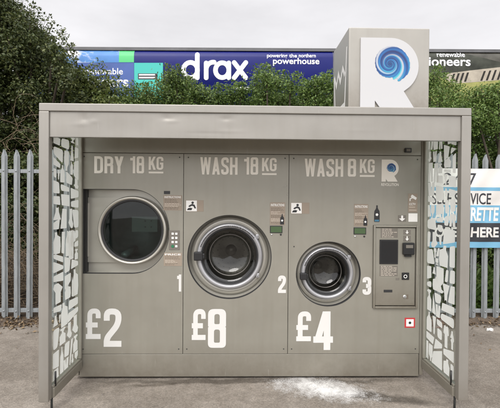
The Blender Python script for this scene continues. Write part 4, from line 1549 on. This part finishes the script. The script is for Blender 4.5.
def plant(name, label, cat, base, clumps, dens, size, m, tips=(), group=None, trunk_r=.05, aspect=.5):
    r = empty(name, base, label, cat, group)
    P_, N_, s_ = clump_leaves(clumps + [(x, y + .55, z - .12, q * 1.1) for x, y, z, q in clumps], dens * .8, size)
    tips = list(tips)
    n_tips = len(tips)
    rt = random.Random(int(abs(base[0]) * 777) + 5)
    for x, y, z, q in clumps:
        if z > 2.6:
            for k in range(2):
                xx = x + rt.uniform(-.9, .9) * q
                tips.append((xx, y - .1 + rt.uniform(-.25, .1), z + q * .3, z + q * rt.uniform(.85, 1.22), rt.uniform(-.12, .16)))
    if tips:
        a, b, c = sprigs(tips, 62, size)
        P_ = np.concatenate([P_, a]); N_ = np.concatenate([N_, b]); s_ = np.concatenate([s_, c])
    leaf_obj('foliage', P_, N_, s_, m, r, aspect)
    mb = MB()
    b = Vector(base)
    rnd = random.Random(int(abs(base[0]) * 1000))
    zs = [c[2] for c in clumps]
    fork = b + Vector((rnd.uniform(-.1, .1), rnd.uniform(-.1, .1), .35 + .15 * max(zs)))
    mb.tube([b - Vector((0, 0, .1)), b + (fork - b) * .5 + Vector((.04, 0, 0)), fork], trunk_r * 1.3, trunk_r, 8)
    for c in clumps:
        e = Vector(c[:3])
        mid = fork.lerp(e, .5) + Vector((rnd.uniform(-.15, .15), rnd.uniform(-.15, .15), rnd.uniform(0, .2)))
        mb.tube([fork, mid, e, e + (e - mid).normalized() * c[3] * .8], trunk_r * .55, .004, 5)
        for q in range(4):
            d = Vector((rnd.gauss(0, 1), rnd.gauss(0, 1), rnd.gauss(.3, 1))).normalized()
            mb.tube([e, e + d * c[3] * .55 + Vector((0, 0, .03)), e + d * c[3] * 1.02], .008, .002, 4)
    for x, y, z0, z1, le in tips[:n_tips]:
        mb.tube([(x, y, z0 - .05), (x + le * .5, y, (z0 + z1) / 2), (x + le, y, z1)], .005, .0015, 4)
    mb.build('trunk', 'bark', r)
    return r


def cl(lst, D, jit=.5):
    """clumps measured in the photo: (px, py, radius in px) at about depth D"""
    out = []
    rnd = random.Random(len(lst) * 31 + int(D * 10))
    for px, py, r in lst:
        d = D + rnd.uniform(-jit, jit)
        p = at(px, py, d)
        out.append((p.x, p.y, max(.12, p.z), r * d / F))
    return out


def tp_(lst, D):
    out = []
    for px, py0, py1, le in lst:
        a, b = at(px, py0, D), at(px, py1, D)
        out.append((a.x, D, a.z, b.z, le))
    return out


G = 'trees and bushes of the railway hedge'
# big dark tree at the left
c = cl([(-45, -5, 30), (-14, 0, 22), (6, 10, 15), (22, 22, 13), (30, 36, 14), (42, 40, 10), (52, 52, 10), (61, 64, 9), (2, 30, 18), (-30, 40, 30), (12, 54, 20), (36, 62, 16), (52, 78, 14), (66, 82, 10),
        (-25, 85, 30), (8, 88, 22), (32, 96, 20), (54, 104, 15), (-70, 60, 36), (-70, 130, 36), (-20, 135, 28), (14, 130, 20), (40, 134, 20), (60, 132, 16), (70, 108, 12), (-40, 190, 30), (0, 182, 22), (40, 178, 22)], 6.3, .6)
c += cl([(-8, 165, 20), (16, 172, 20), (38, 168, 18), (58, 172, 16), (2, 205, 20), (28, 208, 20), (54, 210, 18), (-30, 170, 24), (12, 240, 18), (44, 246, 18), (64, 190, 14)], 5.55, .12)
plant('tree', 'tall dark green tree at the left, rising above the wagon and overhanging the fence', 'tree', (-3.75, 7.3, .1), c, 1900, .056, 'leaf_dark',
      tp_([(18, 20, -8, .12), (24, 22, 2, .16), (33, 28, 8, .12), (38, 34, 14, .18), (45, 38, 20, .16), (50, 46, 28, .2), (56, 52, 34, .16), (60, 58, 42, .2), (64, 66, 50, .16), (68, 74, 58, .14), (74, 82, 68, .1)], 6.1), G, .07, .5)
c = cl([(78, 84, 15), (92, 88, 14), (106, 92, 13), (84, 108, 18), (108, 112, 18), (70, 130, 20), (95, 140, 22), (60, 170, 22), (90, 180, 26), (75, 225, 28), (100, 235, 30), (78, 275, 24)], 6.6, .35)
plant('bush', 'bush with a tall leafy shoot standing in front of the turquoise and blue wagon end', 'bush', (-2.65, 6.7, .1), c, 1875, 0.054, 'leaf_olive',
      tp_([(96, 84, 58, .03), (100, 84, 64, .05), (91, 84, 66, -.03), (104, 88, 70, .05), (82, 84, 70, .0)], 6.5), G)
c = cl([(126, 98, 12), (140, 100, 12), (152, 97, 12), (128, 116, 16), (150, 116, 16), (138, 140, 22), (120, 165, 22), (150, 175, 24), (135, 220, 30)], 6.9, .3)
plant('bush', 'low bush below the turquoise square of the blue wagon', 'bush', (-1.85, 6.9, .1), c, 1875, 0.052, 'leaf_mid', tp_([(133, 92, 80, .03), (147, 92, 82, -.03)], 6.8), G)
c = cl([(166, 88, 11), (176, 80, 10), (184, 88, 11), (196, 94, 11), (172, 102, 15), (192, 108, 14), (208, 100, 10), (180, 130, 22), (205, 130, 18), (190, 170, 26), (190, 220, 28)], 6.7, .3)
plant('bush', 'bush with a rounded peak just left of the large white lettering', 'bush', (-1.0, 6.7, .1), c, 1937, 0.052, 'leaf_mid',
      tp_([(172, 80, 68, .03), (178, 76, 64, .02), (167, 84, 72, -.02), (186, 84, 76, .03)], 6.6), G)
c = cl([(218, 98, 10), (230, 97, 9), (242, 93, 9), (226, 112, 16), (246, 110, 14), (235, 140, 24), (235, 190, 30)], 6.9, .3)
plant('bush', 'low bush directly below the large white lettering', 'bush', (-.15, 6.9, .1), c, 2000, 0.050, 'leaf_green', tp_([(222, 92, 84, .02), (238, 92, 82, .03)], 6.8), G)
c = cl([(256, 88, 9), (267, 80, 9), (276, 84, 10), (290, 88, 10), (264, 98, 14), (284, 102, 15), (270, 130, 22), (290, 135, 20), (275, 185, 30)], 6.6, .3)
plant('bush', 'pointed bush with upright shoots, right of the large white lettering', 'bush', (.5, 6.6, .1), c, 2000, 0.050, 'leaf_green',
      tp_([(265, 80, 62, .02), (269, 78, 64, .04), (260, 84, 70, -.03), (275, 82, 70, .05), (282, 84, 74, .04)], 6.5), G)
c = cl([(304, 91, 10), (316, 88, 11), (328, 86, 11), (340, 88, 12), (310, 106, 15), (334, 108, 16), (356, 96, 12), (375, 98, 13), (320, 140, 24), (360, 130, 22), (340, 190, 30)], 6.7, .3)
plant('bush', 'bush against the left side of the roof sign, below the small white lettering', 'bush', (1.4, 6.7, .1), c, 2000, 0.052, 'leaf_green', tp_([(313, 86, 76, .02), (325, 82, 74, .02)], 6.6), G)
c = cl([(430, 82, 13), (441, 92, 13), (452, 98, 14), (418, 92, 16), (400, 100, 16), (436, 116, 20), (458, 118, 17), (425, 150, 26), (450, 150, 22), (440, 195, 30), (455, 240, 26), (425, 250, 30), (445, 285, 22)], 5.9, .3)
plant('bush', 'bright green bush rising right beside the roof sign, behind the fence', 'bush', (3.0, 5.9, .08), c, 2300, .043, 'leaf_green', tp_([(433, 80, 66, .02), (438, 84, 72, .03)], 5.8), G)
c = cl([(470, 101, 14), (484, 99, 13), (498, 98, 13), (513, 97, 14), (478, 120, 18), (500, 122, 20), (525, 118, 22), (472, 150, 20), (496, 158, 22), (520, 165, 26), (480, 195, 22), (505, 205, 26), (475, 240, 20), (500, 250, 24), (530, 250, 28), (490, 285, 20), (515, 290, 24)], 5.7, .3)
plant('bush', 'dense green bush at the right edge, behind the banner and fence', 'bush', (3.75, 5.7, .08), c, 2400, .041, 'leaf_green', tp_([(476, 94, 86, .02), (494, 92, 84, -.02)], 5.6), G)
c = cl([(550, 110, 26), (585, 108, 26), (560, 150, 30), (600, 160, 32), (560, 205, 30), (600, 230, 34), (565, 265, 30)], 5.9, .3)
plant('bush', 'green bush continuing the hedge beyond the right edge of the banner', 'bush', (4.9, 6.0, .08), c, 1000, .06, 'leaf_green', (), G)

# dry brambles and bare stems behind the fence at the left
mb = MB()
rnd = random.Random(21)
for i in range(560):
    x = rnd.uniform(-4.4, -1.0)
    y = rnd.uniform(4.85, 5.75)
    h = rnd.uniform(.3, 1.15) * (1 if rnd.random() < .8 else 1.6)
    sp = rnd.uniform(-1.0, 1.0)
    p0 = Vector((x, y, .05))
    p1 = p0 + Vector((sp * .35, rnd.uniform(-.2, .15), h * .75))
    p2 = p0 + Vector((sp * .9, rnd.uniform(-.35, .2), h))
    p3 = p0 + Vector((sp * 1.5, rnd.uniform(-.4, .3), h * rnd.uniform(.35, .95)))
    pts = []
    for k in range(9):
        t = k / 8
        q = p0 * (1 - t) ** 3 + p1 * 3 * t * (1 - t) ** 2 + p2 * 3 * t * t * (1 - t) + p3 * t ** 3
        q.y = max(q.y, 4.75)
        pts.append(q + Vector((rnd.gauss(0, .012), rnd.gauss(0, .012), rnd.gauss(0, .012))))
    mb.tube(pts, rnd.uniform(.003, .0065), .0015, 4)
for i in range(700):                                     # dead stalks lying low
    x = rnd.uniform(-4.4, -1.0); y = rnd.uniform(4.72, 5.4); z = rnd.uniform(.05, .75) ** 1.4
    a = rnd.uniform(0, PI); L = rnd.uniform(.15, .5); e = rnd.gauss(0, .5)
    d = Vector((math.cos(a) * math.cos(e), math.sin(a) * .4, math.sin(e)))
    p = Vector((x, y, z + .06))
    q = p + d * L; q.z = max(q.z, .04); q.y = max(q.y, 4.72)
    mb.tube([p, (p + q) / 2 + Vector((0, 0, .03)), q], rnd.uniform(.003, .007), .002, 4)
for i in range(130):                                     # fine bare twigs arching out of the tree
    px, py = rnd.uniform(-20, 72), rnd.uniform(96, 240)
    if px > 40 and py < 112: continue
    p = at(px, py, rnd.uniform(5.4, 5.9))
    d = Vector((rnd.uniform(-1, 1), rnd.uniform(-.3, .1), rnd.uniform(-.1, .9))).normalized()
    L = rnd.uniform(.25, .8)
    sag = Vector((rnd.gauss(0, .1), 0, rnd.uniform(-.05, .18)))
    pts = [p + d * L * (k / 6) + sag * (4 * (k / 6) * (1 - k / 6)) + Vector((rnd.gauss(0, .008), rnd.gauss(0, .008), rnd.gauss(0, .008))) for k in range(7)]
    if max(q.z for q in pts) > at(60, 98, 5.6).z: continue
    mb.tube(pts, .0045, .0015, 4)
tag(mb.build('brambles', 'twig'), 'tangle of dry brown bramble stems behind the fence at the left', 'brambles', kind='stuff')

# fallen leaves along the foot of the fence
n = 5200
x = np.where(RNG.random(n) < .62, RNG.uniform(-5, -1.2, n), RNG.uniform(-1.2, 5, n))
y = 4.60 + RNG.normal(size=n) * .13
y = np.where(RNG.random(n) < .07, y - RNG.random(n) * .9, y)
z = .012 + RNG.random(n) * .05 * np.exp(-((y - 4.65) / .12) ** 2)
nn = RNG.normal(size=(n, 3)) * .45 + np.array((0, 0, 1)); nn /= np.linalg.norm(nn, axis=1, keepdims=True)
tag(leaf_obj('fallen_leaves', np.stack([x, y, z], 1), nn, .035 * (.5 + RNG.random(n)), 'leaf_dry', None, .55), 'brown fallen leaves and twigs along the foot of the fence', 'leaf litter', kind='stuff')
bm = bmesh.new()
bmesh.ops.create_icosphere(bm, subdivisions=3, radius=.045)
rl = random.Random(4)
lp_ = CAM + ray(490, 331) * (H / -ray(490, 331).z)
for v in bm.verts:
    q = v.co.normalized()
    k_ = 1 + .35 * math.sin(q.x * 7 + q.z * 5) * math.sin(q.y * 9) + rl.uniform(-.12, .12)
    v.co = Vector((q.x * .034 * k_, q.y * .02 * k_, max(-.012, q.z * .016 * k_) + .013))
bm.verts.index_update()
lt = MB().add([v.co[:] for v in bm.verts], [[v.index for v in f.verts] for f in bm.faces]).build('crumpled_wrapper', 'label_white')
bm.free()
lt.location = (lp_.x, lp_.y, .0)
tag(lt, 'crumpled white wrapper lying on the ground below the banner', 'litter')
# small loose stones
st_ = MB()
for i in range(420):
    x_, y_ = rl.uniform(-3.4, 3.6), rl.uniform(2.3, 4.45)
    if -1.25 < x_ < 1.4 and y_ > WD: continue
    r_ = rl.uniform(.0025, .008) * (1.4 if y_ > 4 else 1)
    a_ = rl.uniform(0, PI)
    ps = [(x_ + r_ * rl.uniform(.7, 1.2) * math.cos(a_ + j * PI / 3), y_ + r_ * rl.uniform(.6, 1) * math.sin(a_ + j * PI / 3), .0) for j in range(6)]
    tp3 = [(x_ + (p[0] - x_) * .6, y_ + (p[1] - y_) * .6, r_ * rl.uniform(.6, .9)) for p in ps]
    st_.add(ps + tp3, [(j, (j + 1) % 6, 6 + (j + 1) % 6, 6 + j) for j in range(6)] + [(6, 7, 8, 9, 10, 11)])
M['stone'] = mat('loose_stone', (.17, .15, .13), .9, var=.5, vscale=40)
tag(st_.build('loose_stones', 'stone'), 'small loose stones scattered on the tarmac', 'gravel', kind='stuff')
# weeds and grass behind the right part of the fence
n = 9000
x = RNG.uniform(1.6, 5.2, n); y = RNG.uniform(4.74, 5.5, n)
h = RNG.uniform(.08, .42, n)
z = .06 + h * RNG.random(n) * 1.4
nn = RNG.normal(size=(n, 3)); nn[:, 2] *= .35; nn /= np.linalg.norm(nn, axis=1, keepdims=True)
tag(leaf_obj('grass', np.stack([x, y, z], 1), nn, .11 * (.5 + RNG.random(n)), 'blade', None, .22), 'green grass and weeds growing behind the fence at the right', 'grass', kind='stuff')

# spilled washing powder on the tarmac
def powder_mat():
    m, nt, b = new_mat('washing_powder')
    b.inputs['Base Color'].default_value = (.80, .79, .77, 1)
    b.inputs['Roughness'].default_value = .9
    tc = N(nt, 'ShaderNodeTexCoord')
    n1 = N(nt, 'ShaderNodeTexNoise'); n1.inputs['Scale'].default_value = 7; n1.inputs['Detail'].default_value = 10; n1.inputs['Roughness'].default_value = .75
    n2 = N(nt, 'ShaderNodeTexNoise'); n2.inputs['Scale'].default_value = 120; n2.inputs['Detail'].default_value = 2
    nt.links.new(tc.outputs['Object'], n1.inputs['Vector']); nt.links.new(tc.outputs['Object'], n2.inputs['Vector'])
    ln = N(nt, 'ShaderNodeVectorMath', operation='LENGTH')
    mp = N(nt, 'ShaderNodeMapping'); mp.inputs['Scale'].default_value = (1 / .60, 1 / .27, 0)
    nt.links.new(tc.outputs['Object'], mp.inputs['Vector']); nt.links.new(mp.outputs['Vector'], ln.inputs[0])
    a = N(nt, 'ShaderNodeMath', operation='MULTIPLY_ADD'); a.inputs[1].default_value = 1.7; nt.links.new(n1.outputs['Fac'], a.inputs[0])
    a.inputs[2].default_value = -.02
    s = N(nt, 'ShaderNodeMath', operation='SUBTRACT'); nt.links.new(a.outputs[0], s.inputs[0]); nt.links.new(ln.outputs['Value'], s.inputs[1])
    t = N(nt, 'ShaderNodeMath', operation='MULTIPLY_ADD'); t.inputs[1].default_value = .7; t.inputs[2].default_value = -.35
    nt.links.new(n2.outputs['Fac'], t.inputs[0])
    u = N(nt, 'ShaderNodeMath', operation='ADD'); nt.links.new(s.outputs[0], u.inputs[0]); nt.links.new(t.outputs[0], u.inputs[1])
    mr = N(nt, 'ShaderNodeMapRange'); mr.inputs['From Min'].default_value = .1; mr.inputs['From Max'].default_value = .85; mr.inputs['To Max'].default_value = .85
    nt.links.new(u.outputs[0], mr.inputs['Value'])
    nt.links.new(mr.outputs['Result'], b.inputs['Alpha'])
    return m


M['powder'] = powder_mat()
po = MB()
nx_, ny_ = 30, 14
vs = [(-.6 + 1.2 * i / nx_, -.3 + .6 * j / ny_, .004 + .006 * math.exp(-((i / nx_ - .5) * 4) ** 2 - ((j / ny_ - .55) * 4) ** 2)) for j in range(ny_ + 1) for i in range(nx_ + 1)]
fs = [(j * (nx_ + 1) + i, j * (nx_ + 1) + i + 1, (j + 1) * (nx_ + 1) + i + 1, (j + 1) * (nx_ + 1) + i) for j in range(ny_) for i in range(nx_)]
po.add(vs, fs, 0, True)
pw = po.build('spilled_powder', 'powder')
pp = CAM + ray(322, 389) * (H / -ray(322, 389).z)
pw.location = (pp.x, pp.y, 0.0)
pw.rotation_euler = (0, 0, math.radians(-14))
tag(pw, 'white washing powder spilled on the tarmac in front of the kiosk', 'spilled powder', kind='stuff')

# ================================================================== LIGHT
w = bpy.data.worlds.new('World')
S.world = w
w.use_nodes = True
nt = w.node_tree
bg = nt.nodes['Background']
sky = N(nt, 'ShaderNodeTexSky', sky_type='NISHITA')
sky.sun_disc = False
EL, AZ = math.radians(44), math.radians(198)
sky.sun_elevation = EL
sky.sun_rotation = AZ
tc = N(nt, 'ShaderNodeTexCoord')
sx = N(nt, 'ShaderNodeSeparateXYZ')
nt.links.new(tc.outputs['Generated'], sx.inputs[0])
rp = N(nt, 'ShaderNodeValToRGB')
e = rp.color_ramp.elements
e[0].position = 0.0; e[0].color = (.27, .268, .272, 1)
e[1].position = 1.0; e[1].color = (.80, .79, .80, 1)
e.new(.10).color = (.275, .272, .277, 1)
e.new(.45).color = (.31, .305, .312, 1)
nt.links.new(sx.outputs['Z'], rp.inputs['Fac'])
mp = N(nt, 'ShaderNodeMapping'); mp.inputs['Scale'].default_value = (1, 1, 3.2)
nt.links.new(tc.outputs['Generated'], mp.inputs['Vector'])
cn = N(nt, 'ShaderNodeTexNoise'); cn.inputs['Scale'].default_value = 1.7; cn.inputs['Detail'].default_value = 7; cn.inputs['Roughness'].default_value = .55
nt.links.new(mp.outputs['Vector'], cn.inputs['Vector'])
cr_ = N(nt, 'ShaderNodeMapRange'); cr_.inputs['From Min'].default_value = .35; cr_.inputs['From Max'].default_value = .7
cr_.inputs['To Min'].default_value = 20.6; cr_.inputs['To Max'].default_value = 26.8
nt.links.new(cn.outputs['Fac'], cr_.inputs['Value'])
# the thin cloud is brighter on the sun's side, behind the camera
sb = N(nt, 'ShaderNodeMapRange'); sb.inputs['From Min'].default_value = .2; sb.inputs['From Max'].default_value = -.7
sb.inputs['To Min'].default_value = 1.0; sb.inputs['To Max'].default_value = 2.2
nt.links.new(sx.outputs['Y'], sb.inputs['Value'])
sm = N(nt, 'ShaderNodeMath', operation='MULTIPLY')
nt.links.new(cr_.outputs['Result'], sm.inputs[0]); nt.links.new(sb.outputs['Result'], sm.inputs[1])
vm = N(nt, 'ShaderNodeVectorMath', operation='SCALE')
nt.links.new(rp.outputs['Color'], vm.inputs[0]); nt.links.new(sm.outputs[0], vm.inputs['Scale'])
mx = N(nt, 'ShaderNodeMix', data_type='RGBA'); mx.inputs['Factor'].default_value = .96
nt.links.new(sky.outputs['Color'], mx.inputs['A']); nt.links.new(vm.outputs['Vector'], mx.inputs['B'])
nt.links.new(mx.outputs['Result'], bg.inputs['Color'])
bg.inputs['Strength'].default_value = .1

sd = bpy.data.lights.new('sun', 'SUN')
sd.energy = 1.5
sd.angle = math.radians(30)
sd.color = (1, .965, .92)
so = bpy.data.objects.new('sun', sd)
C.objects.link(so)
sv = Vector((math.sin(AZ) * math.cos(EL), math.cos(AZ) * math.cos(EL), math.sin(EL)))     # towards the sun
so.rotation_euler = sv.to_track_quat('Z', 'Y').to_euler()
so.location = (0, -5, 12)

S.view_settings.view_transform = 'Standard'
S.view_settings.look = 'None'
S.view_settings.exposure = 0.35
S.view_settings.gamma = 1
S.view_settings.use_curve_mapping = False
S.render.engine = 'CYCLES'
S.cycles.max_bounces = 8
S.cycles.transparent_max_bounces = 12
